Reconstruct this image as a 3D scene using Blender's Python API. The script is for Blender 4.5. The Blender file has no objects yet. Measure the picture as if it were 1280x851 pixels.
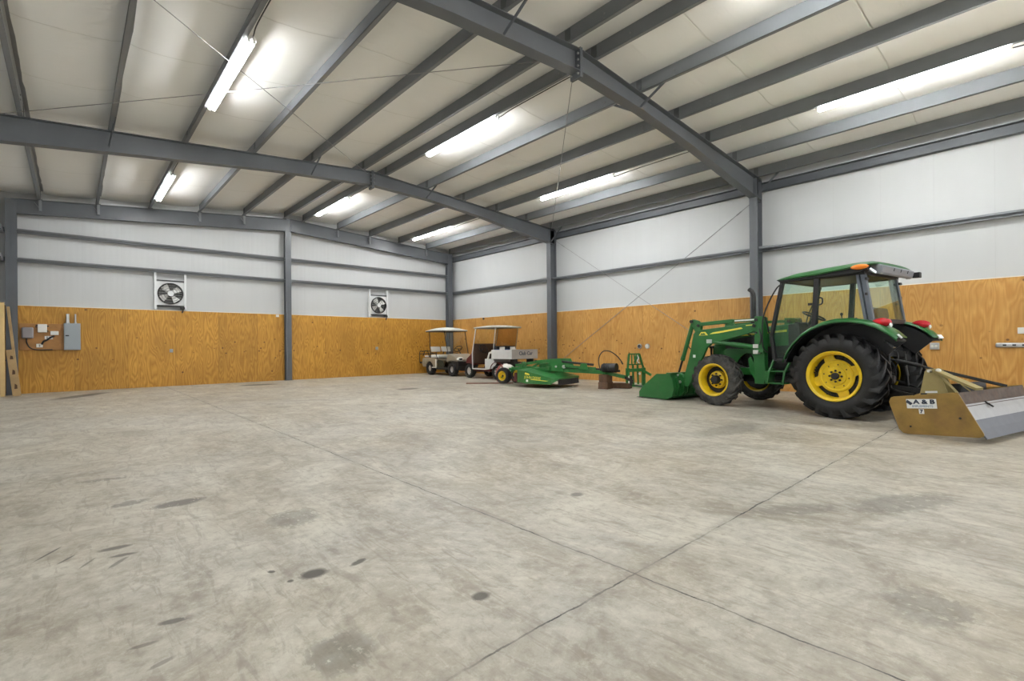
TUBE_STRENGTH = 49.0
YB, XW, XL, YF = 19.10, 13.40, -1.45, -9.6      # ply faces of the back and right walls; left wall; front wall
LIN = 0.13                                        # liner stands this far behind the ply
RIDGE = 6.1
def roof(x):                                      # top of the rafters / bottom of the purlins
    return 5.98 - (0.088 * (RIDGE - x) if x < RIDGE else 0.066 * (x - RIDGE))
PUR_H = 0.27
FRAMES = [-2.15, 5.13, 12.41]
SKY = 1.2
EXPO = 1.68
SUN = 7.0
import bpy, bmesh, math, random
from mathutils import Vector, Matrix, Euler

random.seed(7)
SC = bpy.context.scene
COL = SC.collection
PI = math.pi

# ------------------------------------------------------------------ nodes
class NT:
    def __init__(self, mat):
        mat.use_nodes = True
        self.t = mat.node_tree
        self.t.nodes.clear()
    def n(self, typ, inp=None, **props):
        nd = self.t.nodes.new(typ)
        for k, v in props.items():
            setattr(nd, k, v)
        for k, v in (inp or {}).items():
            s = nd.inputs[k]
            if isinstance(v, bpy.types.NodeSocket):
                self.t.links.new(v, s)
            else:
                s.default_value = v
        return nd
    def math(self, op, a, b=0.0, c=None, clamp=False):
        d = {0: a, 1: b}
        if c is not None:
            d[2] = c
        return self.n('ShaderNodeMath', d, operation=op, use_clamp=clamp).outputs[0]
    def mix(self, f, a, b, blend='MIX'):
        nd = self.n('ShaderNodeMix', data_type='RGBA', blend_type=blend)
        for k, v in ((0, f), (6, a), (7, b)):
            if isinstance(v, bpy.types.NodeSocket):
                self.t.links.new(v, nd.inputs[k])
            else:
                nd.inputs[k].default_value = v
        return nd.outputs[2]
    def obj(self):
        return self.n('ShaderNodeTexCoord').outputs['Object']
    def mapping(self, vec, scale=(1, 1, 1), loc=(0, 0, 0), rot=(0, 0, 0)):
        return self.n('ShaderNodeMapping', {'Vector': vec, 'Scale': scale, 'Location': loc, 'Rotation': rot}).outputs[0]
    def noise(self, vec, scale, detail=4, rough=0.55, dist=0.0):
        return self.n('ShaderNodeTexNoise', {'Vector': vec, 'Scale': scale, 'Detail': detail, 'Roughness': rough, 'Distortion': dist}).outputs[0]
    def ramp(self, f, stops):
        nd = self.n('ShaderNodeValToRGB', {0: f})
        cr = nd.color_ramp
        while len(cr.elements) < len(stops):
            cr.elements.new(0.5)
        for e, (p, c) in zip(cr.elements, stops):
            e.position = p
            e.color = c if len(c) == 4 else (*c, 1)
        return nd.outputs[0]
    def step(self, f, lo, hi):
        return self.n('ShaderNodeMapRange', {0: f, 1: lo, 2: hi, 3: 0.0, 4: 1.0}, clamp=True).outputs[0]
    def bsdf(self, **kw):
        out = self.n('ShaderNodeOutputMaterial')
        b = self.n('ShaderNodeBsdfPrincipled', {k.replace('_', ' '): v for k, v in kw.items()})
        self.t.links.new(b.outputs[0], out.inputs[0])
        return b

def c4(c):
    return (c[0], c[1], c[2], 1.0)

def mat(name, color, rough=0.5, metal=0.0, var=0.0, vscale=6.0, spec=0.5, bump=0.0, dirt=None, dirt_amt=0.0):
    m = bpy.data.materials.new(name)
    t = NT(m)
    col = c4(color)
    kw = {}
    if var or bump or dirt:
        o = t.obj()
        nz = t.noise(o, vscale, 5, 0.6)
        if var:
            col = t.mix(t.step(nz, 0.3, 0.7), c4([x * (1 - var) for x in color]), c4([min(1, x * (1 + var)) for x in color]))
        if dirt:
            dn = t.noise(o, vscale * 0.6, 6, 0.7)
            col = t.mix(t.math('MULTIPLY', t.step(dn, 0.48, 0.72), dirt_amt), col, c4(dirt))
        if bump:
            kw['Normal'] = t.n('ShaderNodeBump', {'Height': nz, 'Strength': bump, 'Distance': 0.01}).outputs[0]
    t.bsdf(Base_Color=col, Roughness=rough, Metallic=metal, Specular_IOR_Level=spec, **kw)
    return m

def emat(name, color, strength):
    m = bpy.data.materials.new(name)
    t = NT(m)
    t.bsdf(Base_Color=(0.8, 0.8, 0.8, 1), Emission_Color=c4(color), Emission_Strength=strength, Roughness=0.4)
    return m

def glassmat(name, tint, rough=0.02, alpha=0.25):
    m = bpy.data.materials.new(name)
    t = NT(m)
    out = t.n('ShaderNodeOutputMaterial')
    tr = t.n('ShaderNodeBsdfTransparent', {'Color': c4(tint)})
    gl = t.n('ShaderNodeBsdfGlossy', {'Color': (0.9, 1.0, 0.95, 1), 'Roughness': rough})
    g = t.n('ShaderNodeNewGeometry')
    dt = t.n('ShaderNodeVectorMath', {0: g.outputs['Incoming'], 1: g.outputs['Normal']}, operation='DOT_PRODUCT').outputs['Value']
    sch = t.math('POWER', t.math('SUBTRACT', 1.0, t.math('ABSOLUTE', dt), clamp=True), 5.0)
    fac = t.math('MULTIPLY_ADD', sch, 0.9, alpha, clamp=True)
    mx = t.n('ShaderNodeMixShader', {0: fac, 1: tr.outputs[0], 2: gl.outputs[0]})
    t.t.links.new(mx.outputs[0], out.inputs[0])
    return m

# ------------------------------------------------------------------ mesh builder
def frame_of(d, up=(0, 0, 1)):
    d = Vector(d).normalized()
    up = Vector(up)
    if abs(d.dot(up)) > 0.98:
        up = Vector((1, 0, 0)) if abs(d.x) < 0.9 else Vector((0, 1, 0))
    s = d.cross(up).normalized()
    u = s.cross(d).normalized()
    return d, s, u

class MB:
    def __init__(self, M=None):
        self.v, self.f, self.mi = [], [], []
        self.M = M
    def add(self, vs, fs, mi=0):
        b = len(self.v)
        for p in vs:
            p = Vector(p)
            self.v.append(self.M @ p if self.M else p)
        for f in fs:
            self.f.append([i + b for i in f])
            self.mi.append(mi)
        return self
    def box(self, x0, x1, y0, y1, z0, z1, mi=0):
        vs = [(x, y, z) for z in (z0, z1) for y in (y0, y1) for x in (x0, x1)]
        return self.add(vs, [(0, 2, 3, 1), (4, 5, 7, 6), (0, 1, 5, 4), (2, 6, 7, 3), (0, 4, 6, 2), (1, 3, 7, 5)], mi)
    def bar(self, p, q, w, h=None, up=(0, 0, 1), mi=0, w2=None, h2=None):
        """box beam from p to q; w sideways, h along up"""
        h = w if h is None else h
        w2 = w if w2 is None else w2
        h2 = h if h2 is None else h2
        p, q = Vector(p), Vector(q)
        d, s, u = frame_of(q - p, up)
        vs = []
        for c, ww, hh in ((p, w, h), (q, w2, h2)):
            for a, b in ((-1, -1), (1, -1), (1, 1), (-1, 1)):
                vs.append(c + s * a * ww / 2 + u * b * hh / 2)
        return self.add(vs, [(0, 1, 2, 3), (7, 6, 5, 4), (0, 4, 5, 1), (1, 5, 6, 2), (2, 6, 7, 3), (3, 7, 4, 0)], mi)
    def prism(self, poly, a, b, axis='y', mi=0):
        """2-D polygon extruded from a to b along an axis; poly is (x,z) for y, (y,z) for x, (x,y) for z"""
        def P(u, w, t):
            return {'y': (u, t, w), 'x': (t, u, w), 'z': (u, w, t)}[axis]
        n = len(poly)
        vs = [P(u, w, a) for u, w in poly] + [P(u, w, b) for u, w in poly]
        fs = [tuple(range(n)), tuple(range(2 * n - 1, n - 1, -1))]
        fs += [(i, (i + 1) % n, n + (i + 1) % n, n + i) for i in range(n)]
        return self.add(vs, fs, mi)
    def strip(self, a, b, th, axis='y', mi=0):
        """thin sheet: polyline a (x,z) offset by th, extruded along y from b[0] to b[1]"""
        n = len(a)
        nor = []
        for i in range(n):
            p = Vector(a[max(i - 1, 0)]); q = Vector(a[min(i + 1, n - 1)])
            d = (q - p).normalized()
            nor.append(Vector((-d.y, d.x)))
        o = [Vector(a[i]) + nor[i] * th for i in range(n)]
        def P(u, t):
            return (u[0], t, u[1]) if axis == 'y' else (t, u[0], u[1])
        vs = []
        for t in b:
            vs += [P(u, t) for u in a] + [P(u, t) for u in o]
        fs = []
        m = 2 * n
        for i in range(n - 1):
            fs += [(i, i + 1, m + i + 1, m + i), (n + i, m + n + i, m + n + i + 1, n + i + 1),
                   (i, n + i, n + i + 1, i + 1), (m + i, m + i + 1, m + n + i + 1, m + n + i)]
        fs += [(0, m, m + n, n), (n - 1, 2 * n - 1, m + 2 * n - 1, m + n - 1)]
        return self.add(vs, fs, mi)
    def tube(self, path, r, n=10, mi=0, cap=True):
        path = [Vector(p) for p in path]
        k = len(path)
        rs = r if isinstance(r, (list, tuple)) else [r] * k
        vs = []
        prev = None
        for i, p in enumerate(path):
            d = (path[min(i + 1, k - 1)] - path[max(i - 1, 0)])
            d, s, u = frame_of(d)
            if prev is not None:
                s = (prev - d * prev.dot(d)).normalized()
                u = s.cross(d).normalized()
            prev = s
            for j in range(n):
                a = 2 * PI * j / n
                vs.append(p + s * math.cos(a) * rs[i] + u * math.sin(a) * rs[i])
        fs = []
        for i in range(k - 1):
            for j in range(n):
                fs.append((i * n + j, i * n + (j + 1) % n, (i + 1) * n + (j + 1) % n, (i + 1) * n + j))
        if cap:
            fs += [tuple(range(n - 1, -1, -1)), tuple(range((k - 1) * n, k * n))]
        return self.add(vs, fs, mi)
    def cyl(self, p, q, r, r2=None, n=16, mi=0):
        return self.tube([p, q], [r, r if r2 is None else r2], n, mi)
    def lathe(self, prof, o, axis, n=32, mi=0, closed=False):
        """prof: (radius, distance along axis); closed joins last to first"""
        o = Vector(o)
        d, s, u = frame_of(axis)
        k = len(prof)
        vs = []
        for r, t in prof:
            for j in range(n):
                a = 2 * PI * j / n
                vs.append(o + d * t + (s * math.cos(a) + u * math.sin(a)) * max(r, 1e-4))
        fs = []
        for i in range(k if closed else k - 1):
            i2 = (i + 1) % k
            for j in range(n):
                fs.append((i * n + j, i * n + (j + 1) % n, i2 * n + (j + 1) % n, i2 * n + j))
        return self.add(vs, fs, mi)
    def ball(self, c, rx, ry, rz, n=16, k=10, mi=0):
        vs, fs = [], []
        for i in range(k + 1):
            th = PI * i / k
            for j in range(n):
                a = 2 * PI * j / n
                rr = max(math.sin(th), 1e-3)
                vs.append((c[0] + rx * rr * math.cos(a), c[1] + ry * rr * math.sin(a), c[2] + rz * math.cos(th)))
        for i in range(k):
            for j in range(n):
                fs.append((i * n + j, i * n + (j + 1) % n, (i + 1) * n + (j + 1) % n, (i + 1) * n + j))
        return self.add(vs, fs, mi)
    def islands(self):
        up = list(range(len(self.v)))
        def root(i):
            while up[i] != i:
                up[i] = up[up[i]]
                i = up[i]
            return i
        for f in self.f:
            for i in f[1:]:
                up[root(i)] = root(f[0])
        out = {}
        for f, mi in zip(self.f, self.mi):
            out.setdefault(root(f[0]), []).append((f, mi))
        res = []
        for fl in out.values():
            mb, idx = MB(), {}
            for f, mi in fl:
                for i in f:
                    if i not in idx:
                        idx[i] = len(mb.v)
                        mb.v.append(self.v[i])
                mb.f.append([idx[i] for i in f])
                mb.mi.append(mi)
            res.append(mb)
        return res
    def build(self, name, mats, parent=None, smooth=35, bevel=0.0, seg=2, split=False):
        if split:
            return [mb.build(name, mats, parent, smooth, bevel, seg) for mb in self.islands()][0]
        me = bpy.data.meshes.new(name)
        me.from_pydata([tuple(v) for v in self.v], [], self.f)
        for i, p in enumerate(me.polygons):
            p.material_index = self.mi[i]
        bm = bmesh.new()
        bm.from_mesh(me)
        bmesh.ops.recalc_face_normals(bm, faces=bm.faces)
        bm.to_mesh(me)
        bm.free()
        for m in (mats if isinstance(mats, (list, tuple)) else [mats]):
            me.materials.append(m)
        if smooth:
            me.polygons.foreach_set('use_smooth', [True] * len(me.polygons))
            me.set_sharp_from_angle(angle=math.radians(smooth))
        me.update()
        o = bpy.data.objects.new(name, me)
        COL.objects.link(o)
        if parent:
            o.parent = parent
        if bevel:
            b = o.modifiers.new('bevel', 'BEVEL')
            b.width = bevel
            b.segments = seg
            b.limit_method = 'ANGLE'
            b.angle_limit = math.radians(40)
            b.harden_normals = False
        return o

def tag(o, label, cat, group=None):
    o['label'] = label
    o['category'] = cat
    if group:
        o['group'] = group
    return o

def thing(name, label, cat, loc=(0, 0, 0), rotz=0.0, group=None, pitch=0.0):
    o = bpy.data.objects.new(name, None)
    o.empty_display_size = 0.2
    COL.objects.link(o)
    o.location = loc
    o.rotation_euler = (0, pitch, rotz)
    return tag(o, label, cat, group)

def struct(o):
    o['kind'] = 'structure'
    return o

def lettering(name, body, size, mat_, parent, loc, rot, align='CENTER', depth=0.0015, sx=1.0, bold=0.0):
    cu = bpy.data.curves.new(name, 'FONT')
    cu.body = body
    cu.size = size
    cu.align_x = align
    cu.align_y = 'CENTER'
    cu.extrude = depth
    cu.offset = bold
    cu.resolution_u = 3
    cu.materials.append(mat_)
    tmp = bpy.data.objects.new(name, cu)
    COL.objects.link(tmp)
    bpy.context.view_layer.update()
    me = bpy.data.meshes.new_from_object(tmp.evaluated_get(bpy.context.evaluated_depsgraph_get()))
    bpy.data.objects.remove(tmp)
    me.name = name
    o = bpy.data.objects.new(name, me)
    COL.objects.link(o)
    o.parent = parent
    o.location = loc
    o.rotation_euler = rot
    o.scale = (sx, 1, 1)
    return o

def catmull(pts, n=8):
    pts = [Vector(p) for p in pts]
    out = []
    for i in range(len(pts) - 1):
        p0, p1, p2, p3 = pts[max(i - 1, 0)], pts[i], pts[i + 1], pts[min(i + 2, len(pts) - 1)]
        for k in range(n):
            t = k / n
            out.append(0.5 * ((2 * p1) + (p2 - p0) * t + (2 * p0 - 5 * p1 + 4 * p2 - p3) * t * t + (3 * p1 - p0 - 3 * p2 + p3) * t ** 3))
    out.append(pts[-1])
    return out
# ------------------------------------------------------------------ materials
STEEL = mat('grey_painted_steel', (0.100, 0.108, 0.118), 0.42, 0.0, 0.10, 1.5, 0.5)
STEEL_L = mat('grey_purlin_steel', (0.19, 0.20, 0.212), 0.38, 0.0, 0.10, 1.2, 0.5)
GALV = mat('galvanised_steel', (0.55, 0.57, 0.58), 0.4, 0.6, 0.1, 8)
ROD = mat('brace_rod_steel', (0.26, 0.26, 0.255), 0.5, 0.3)
WHITE_LINER = bpy.data.materials.new('white_wall_liner')
def _liner(m, axis, seam, off):
    t = NT(m)
    sx = t.n('ShaderNodeSeparateXYZ', {0: t.obj()})
    u = sx.outputs[axis]
    d = t.math('ABSOLUTE', t.math('SUBTRACT', t.math('FRACT', t.math('DIVIDE', t.math('SUBTRACT', u, off), seam)), 0.5))
    ln = t.step(d, 0.494, 0.4985)
    nz = t.noise(t.mapping(t.obj(), (1, 1, 0.25)), 2.5, 4)
    base = t.mix(nz, (0.485, 0.495, 0.495, 1), (0.53, 0.54, 0.54, 1))
    col = t.mix(t.math('MULTIPLY', ln, 0.45), base, (0.42, 0.42, 0.42, 1))
    ribs = t.math('SINE', t.math('MULTIPLY', u, 2 * PI / 0.152))
    h = t.math('ADD', t.math('MULTIPLY', ribs, 0.25), t.math('MULTIPLY', ln, -1.0))
    bp = t.n('ShaderNodeBump', {'Height': h, 'Strength': 0.25, 'Distance': 0.006})
    t.bsdf(Base_Color=col, Roughness=0.5, Normal=bp.outputs[0])
_liner(WHITE_LINER, 0, 0.915, -0.67)
WHITE_LINER_Y = bpy.data.materials.new('white_side_wall_liner')
_liner(WHITE_LINER_Y, 1, 0.915, 0.72)

def _ceiling():
    m = bpy.data.materials.new('white_vinyl_insulation')
    t = NT(m)
    o = t.obj()
    y = t.n('ShaderNodeSeparateXYZ', {0: o}).outputs[1]
    wob = t.math('MULTIPLY', t.math('SUBTRACT', t.noise(t.mapping(o, (0.6, 0.2, 0)), 1.0, 2), 0.5), 0.25)
    fr = t.math('ABSOLUTE', t.math('SUBTRACT', t.math('FRACT', t.math('DIVIDE', t.math('ADD', y, wob), 1.83)), 0.5))
    seam = t.step(fr, 0.490, 0.498)
    wr = t.noise(t.mapping(o, (0.7, 5.5, 0)), 1.3, 5, 0.6, 0.6)
    big = t.noise(o, 0.8, 3)
    base = t.mix(big, (0.85, 0.845, 0.81, 1), (0.90, 0.895, 0.875, 1))
    col = t.mix(t.math('MULTIPLY', seam, 0.35), base, (0.52, 0.50, 0.44, 1))
    h = t.math('ADD', t.math('MULTIPLY', wr, 0.6), t.math('MULTIPLY', seam, -0.4))
    bp = t.n('ShaderNodeBump', {'Height': h, 'Strength': 0.5, 'Distance': 0.04})
    t.bsdf(Base_Color=col, Roughness=0.62, Specular_IOR_Level=0.3, Normal=bp.outputs[0])
    return m
CEIL = _ceiling()

def _ply(name, axis, warm, off):
    m = bpy.data.materials.new(name)
    t = NT(m)
    o = t.obj()
    sp = t.n('ShaderNodeSeparateXYZ', {0: o})
    u, z = sp.outputs[axis], sp.outputs[2]
    us = t.math('DIVIDE', t.math('SUBTRACT', u, off), 1.22)
    sheet = t.math('FLOOR', us)
    fr = t.math('FRACT', us)
    edge = t.math('MINIMUM', fr, t.math('SUBTRACT', 1.0, fr))
    seam = t.math('SUBTRACT', 1.0, t.step(edge, 0.0015, 0.004))
    rnd = t.n('ShaderNodeTexWhiteNoise', {'W': sheet}, noise_dimensions='1D').outputs[0]
    vec = t.n('ShaderNodeCombineXYZ', {0: t.math('MULTIPLY', u, 1.0), 1: t.math('MULTIPLY', rnd, 37.0), 2: z}).outputs[0]
    warp = t.noise(t.mapping(vec, (2.1, 1, 0.38)), 1.5, 2, 0.45, 0.3)
    lines = t.math('FRACT', t.math('MULTIPLY', warp, 17.0))
    tri = t.math('ABSOLUTE', t.math('SUBTRACT', lines, 0.5))
    grain = t.math('MULTIPLY_ADD', t.step(tri, 0.02, 0.45), 0.95, 0.02)
    fine = t.noise(t.mapping(vec, (60, 1, 2.2)), 1.0, 3, 0.6)
    blot = t.noise(vec, 0.9, 4, 0.6)
    A, B, Cc = warm
    col = t.mix(grain, c4(A), c4(B))
    col = t.mix(t.math('MULTIPLY', t.step(fine, 0.35, 0.7), 0.35), col, c4(Cc))
    col = t.mix(t.math('MULTIPLY', t.step(blot, 0.42, 0.70), 0.55), col, c4([x * 0.72 for x in A]))
    tint = t.math('MULTIPLY_ADD', rnd, 0.12, 0.94)
    col = t.mix(1.0, col, t.n('ShaderNodeCombineXYZ', {0: tint, 1: tint, 2: tint}).outputs[0], 'MULTIPLY')
    # knots: sparse dark eyes, most of them in two rows
    kv = t.n('ShaderNodeCombineXYZ', {0: u, 1: t.math('MULTIPLY', z, 1.15), 2: 0.0}).outputs[0]
    vo = t.n('ShaderNodeTexVoronoi', {'Vector': kv, 'Scale': 2.1, 'Randomness': 0.9})
    sel = t.n('ShaderNodeSeparateColor', {0: vo.outputs['Color']}).outputs[0]
    kn = t.math('MULTIPLY', t.math('SUBTRACT', 1.0, t.step(vo.outputs['Distance'], 0.045, 0.085)), t.math('GREATER_THAN', sel, 0.30))
    vo2 = t.n('ShaderNodeTexVoronoi', {'Vector': kv, 'Scale': 5.5, 'Randomness': 1.0})
    sel2 = t.n('ShaderNodeSeparateColor', {0: vo2.outputs['Color']}).outputs[1]
    band = t.math('SUBTRACT', 1.0, t.step(t.math('ABSOLUTE', t.math('SUBTRACT', z, 1.2)), 0.3, 0.45))
    kn2 = t.math('MULTIPLY', t.math('MULTIPLY', t.math('SUBTRACT', 1.0, t.step(vo2.outputs['Distance'], 0.11, 0.19)), t.math('GREATER_THAN', sel2, 0.55)), band)
    kk = t.math('MAXIMUM', kn, kn2)
    col = t.mix(t.math('MULTIPLY', kk, 0.85), col, (0.075, 0.026, 0.010, 1))
    col = t.mix(t.math('MULTIPLY', seam, 0.7), col, c4([x * 0.35 for x in A]))
    bp = t.n('ShaderNodeBump', {'Height': t.math('ADD', grain, t.math('MULTIPLY', seam, -3)), 'Strength': 0.08, 'Distance': 0.004})
    t.bsdf(Base_Color=col, Roughness=0.5, Specular_IOR_Level=0.4, Normal=bp.outputs[0])
    return m
PLY_BACK = _ply('varnished_plywood', 0, ((0.41, 0.195, 0.025), (0.61, 0.325, 0.052), (0.29, 0.120, 0.013)), -1.15)
PLY_SIDE = _ply('varnished_side_plywood', 1, ((0.46, 0.225, 0.052), (0.60, 0.335, 0.092), (0.34, 0.145, 0.028)), 0.10)

def _floor():
    m = bpy.data.materials.new('worn_concrete')
    t = NT(m)
    o = t.obj()
    sp = t.n('ShaderNodeSeparateXYZ', {0: o})
    x, y = sp.outputs[0], sp.outputs[1]
    big = t.noise(o, 0.30, 4, 0.6, 0.4)
    med = t.noise(t.mapping(o, (1.0, 0.7, 1), rot=(0, 0, 0.7)), 1.1, 8, 0.74, 1.4)
    mid = t.noise(t.mapping(o, (1.0, 0.55, 1), rot=(0, 0, -0.75)), 3.4, 7, 0.72, 0.9)
    fine = t.noise(o, 13, 6, 0.75)
    swirl = t.noise(t.mapping(o, (7.0, 1.3, 1), rot=(0, 0, -0.75)), 1.5, 5, 0.65, 1.6)
    tone = t.noise(t.mapping(o, loc=(3.1, 9.0, 0)), 0.45, 3, 0.6)
    base = t.mix(t.step(big, 0.33, 0.67), (0.41, 0.365, 0.295, 1), (0.515, 0.485, 0.425, 1))
    base = t.mix(t.math('MULTIPLY', t.step(tone, 0.42, 0.62), 0.55), base, (0.47, 0.465, 0.45, 1))
    base = t.mix(t.math('MULTIPLY', t.step(med, 0.51, 0.62), 0.80), base, (0.64, 0.615, 0.555, 1))
    base = t.mix(t.math('MULTIPLY', t.step(med, 0.48, 0.34), 0.85), base, (0.235, 0.200, 0.155, 1))
    base = t.mix(t.math('MULTIPLY', t.step(mid, 0.52, 0.66), 0.52), base, (0.275, 0.235, 0.185, 1))
    base = t.mix(t.math('MULTIPLY', t.step(mid, 0.47, 0.33), 0.45), base, (0.66, 0.64, 0.58, 1))
    base = t.mix(t.math('MULTIPLY', t.step(swirl, 0.54, 0.63), 0.42), base, (0.255, 0.215, 0.175, 1))
    base = t.mix(t.math('MULTIPLY', t.step(fine, 0.52, 0.64), 0.45), base, (0.27, 0.24, 0.195, 1))
    base = t.mix(t.math('MULTIPLY', t.step(fine, 0.47, 0.36), 0.35), base, (0.70, 0.68, 0.62, 1))
    # tyre scuffs and oil marks at their own spots: x, y, half sizes, turn, strength
    scuff = t.noise(t.mapping(o, (9, 2.2, 1), rot=(0, 0, -0.7)), 2.2, 5, 0.7, 0.5)
    spots = SPOTS
    ragged = t.noise(o, 24, 4, 0.6)
    acc = None
    for (sx, sy, rx, ry, rt, st, thr) in spots:
        v = t.mapping(t.mapping(o, loc=(-sx, -sy, 0)), (1 / rx, 1 / ry, 0), rot=(0, 0, 0)) if not rt else \
            t.mapping(t.mapping(t.mapping(o, loc=(-sx, -sy, 0)), rot=(0, 0, -rt)), (1 / rx, 1 / ry, 0))
        ln = t.n('ShaderNodeVectorMath', {0: v}, operation='LENGTH').outputs['Value']
        fall = t.math('SUBTRACT', 1.0, t.step(ln, 0.55, 1.0))
        mk = t.math('MULTIPLY', t.step(t.math('ADD', t.math('ADD', scuff, t.math('MULTIPLY', t.math('SUBTRACT', ragged, 0.5), 0.9)), t.math('MULTIPLY', fall, 0.30)), thr + 0.10, thr + 0.18), t.math('MULTIPLY', fall, st))
        acc = mk if acc is None else t.math('MAXIMUM', acc, mk)
    base = t.mix(acc, base, (0.085, 0.075, 0.062, 1))
    base = t.mix(1.0, base, (0.885, 0.873, 0.825, 1), 'MULTIPLY')
    # sawn joints, a little ragged
    jn = t.math('MULTIPLY', t.math('SUBTRACT', t.noise(o, 3.2, 5, 0.7), 0.5), 0.05)
    wid = t.math('MULTIPLY_ADD', t.noise(o, 5, 3), 0.0105, 0.0)
    jx = t.math('ABSOLUTE', t.math('ADD', t.math('SUBTRACT', x, 2.215), jn))
    jy = t.math('ABSOLUTE', t.math('ADD', t.math('SUBTRACT', y, 1.49), jn))
    jx2 = t.math('ABSOLUTE', t.math('ADD', t.math('SUBTRACT', y, 9.0), jn))
    j = t.math('MAXIMUM', t.math('LESS_THAN', jx, wid), t.math('LESS_THAN', jy, wid))
    soft = t.math('MAXIMUM', t.math('SUBTRACT', 1.0, t.step(jx, 0.0, 0.06)), t.math('SUBTRACT', 1.0, t.step(jy, 0.0, 0.06)))
    base = t.mix(t.math('MULTIPLY', soft, 0.22), base, (0.16, 0.145, 0.12, 1))
    base = t.mix(t.math('MULTIPLY', j, t.step(t.noise(o, 2.3, 4, 0.7), 0.30, 0.62)), base, (0.035, 0.030, 0.026, 1))
    h = t.math('ADD', t.math('MULTIPLY', fine, 0.4), t.math('MULTIPLY', j, -2.0))
    bp = t.n('ShaderNodeBump', {'Height': h, 'Strength': 0.22, 'Distance': 0.006})
    rg = t.math('MULTIPLY_ADD', med, 0.35, 0.30)
    t.bsdf(Base_Color=base, Roughness=rg, Specular_IOR_Level=0.38, Normal=bp.outputs[0])
    return m
# marks on the slab, metres: x, y, half length, half width, turn, strength, threshold
SPOTS = [(0.96, 2.67, 0.09, 0.07, -0.12, 1.00, 0.42),
         (1.20, 2.64, 0.07, 0.03, 0.37, 0.90, 0.45),
         (0.80, 2.85, 0.02, 0.03, 0.42, 0.90, 0.40),
         (0.84, 2.67, 0.02, 0.02, 0.04, 0.90, 0.35),
         (1.47, 1.87, 0.06, 0.05, 0.06, 0.90, 0.42),
         (-0.11, 4.02, 0.14, 0.01, 1.01, 0.90, 0.40),
         (-0.03, 3.84, 0.09, 0.01, 0.94, 0.80, 0.42),
         (0.19, 3.85, 0.11, 0.04, -0.05, 0.80, 0.42),
         (0.22, 3.69, 0.08, 0.03, -0.21, 0.80, 0.42),
         (0.06, 3.69, 0.10, 0.01, 1.04, 0.60, 0.45),
         (0.19, 3.58, 0.11, 0.02, 0.94, 0.60, 0.45),
         (0.62, 4.62, 0.23, 0.12, 0.03, 0.80, 0.50),
         (0.33, 4.89, 0.19, 0.10, 0.28, 0.50, 0.52),
         (0.22, 5.93, 0.28, 0.08, -0.22, 0.50, 0.52),
         (1.17, 3.64, 0.23, 0.25, -0.06, 0.45, 0.50),
         (0.33, 2.64, 0.07, 0.03, -0.29, 0.80, 0.42),
         (0.79, 1.91, 0.17, 0.18, -0.17, 0.50, 0.50),
         (0.21, 2.51, 0.06, 0.02, -0.09, 0.50, 0.45),
         (0.25, 2.32, 0.06, 0.02, 0.33, 0.50, 0.45),
         (4.50, 17.44, 0.67, 0.35, -0.23, 1.0, -0.15),
         (0.20, 17.00, 1.24, 0.30, 1.00, 0.9, -0.05),
         (7.15, 12.36, 0.41, 0.30, 0.02, 0.9, 0.0),
         (3.05, 2.60, 0.07, 0.06, 0.09, 0.70, 0.40),
         (4.67, 0.76, 0.70, 0.22, -0.40, 0.45, 0.50),
         (2.92, 0.38, 0.22, 0.25, -1.59, 0.45, 0.50),
         (3.97, 1.24, 0.47, 0.15, -0.58, 0.40, 0.50),
         (6.91, 3.05, 0.96, 0.35, -0.13, 0.40, 0.48),]
FLOOR = _floor()

GREEN = mat('tractor_green', (0.016, 0.125, 0.026), 0.32, 0, 0.08, 5, 0.5, dirt=(0.12, 0.13, 0.09), dirt_amt=0.18)
GREEN_D = mat('mower_green', (0.018, 0.150, 0.030), 0.40, 0, 0.12, 6, 0.45, dirt=(0.16, 0.19, 0.10), dirt_amt=0.35)
YELLOW = mat('wheel_yellow', (0.72, 0.50, 0.012), 0.4, 0, 0.06, 6, dirt=(0.22, 0.14, 0.03), dirt_amt=0.25)
YEL_DECAL = mat('decal_yellow', (0.80, 0.66, 0.08), 0.45)
RUBBER = mat('black_rubber', (0.0105, 0.0105, 0.011), 0.58, 0, 0.25, 9, 0.4, bump=0.15, dirt=(0.07, 0.064, 0.055), dirt_amt=0.16)
RUBBER_DUSTY = mat('dusty_front_rubber', (0.040, 0.039, 0.037), 0.75, 0, 0.25, 7, 0.3, bump=0.15, dirt=(0.17, 0.16, 0.14), dirt_amt=0.55)
BLACK = mat('black_plastic', (0.012, 0.012, 0.013), 0.45, 0, 0.15, 6)
BLACK_M = mat('black_iron', (0.018, 0.018, 0.018), 0.55, 0.2, 0.3, 8)
GREY_PL = mat('grey_visor_plastic', (0.19, 0.20, 0.225), 0.45)
CHROME = mat('worn_chrome', (0.62, 0.62, 0.62), 0.25, 0.9)
GLASS = glassmat('cab_glass', (0.90, 0.97, 0.93), 0.02, 0.03)
TINT = glassmat('smoked_screen', (0.72, 0.64, 0.54), 0.05, 0.03)
CLEAR = glassmat('clear_windscreen', (0.93, 0.94, 0.93), 0.03, 0.03)
AMBER = mat('amber_lens', (0.80, 0.22, 0.02), 0.2)
REDLENS = mat('red_lens', (0.50, 0.012, 0.02), 0.15)
CLEARLENS = mat('clear_lens', (0.75, 0.76, 0.78), 0.15)
SEATGREY = mat('grey_seat_cloth', (0.06, 0.065, 0.075), 0.85)
BOXTAN = mat('mustard_box_paint', (0.255, 0.155, 0.033), 0.45, 0, 0.25, 4, dirt=(0.16, 0.08, 0.035), dirt_amt=0.5)
BOXTAN_L = mat('pale_mustard_paint', (0.33, 0.265, 0.105), 0.5, 0, 0.12, 5)
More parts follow.
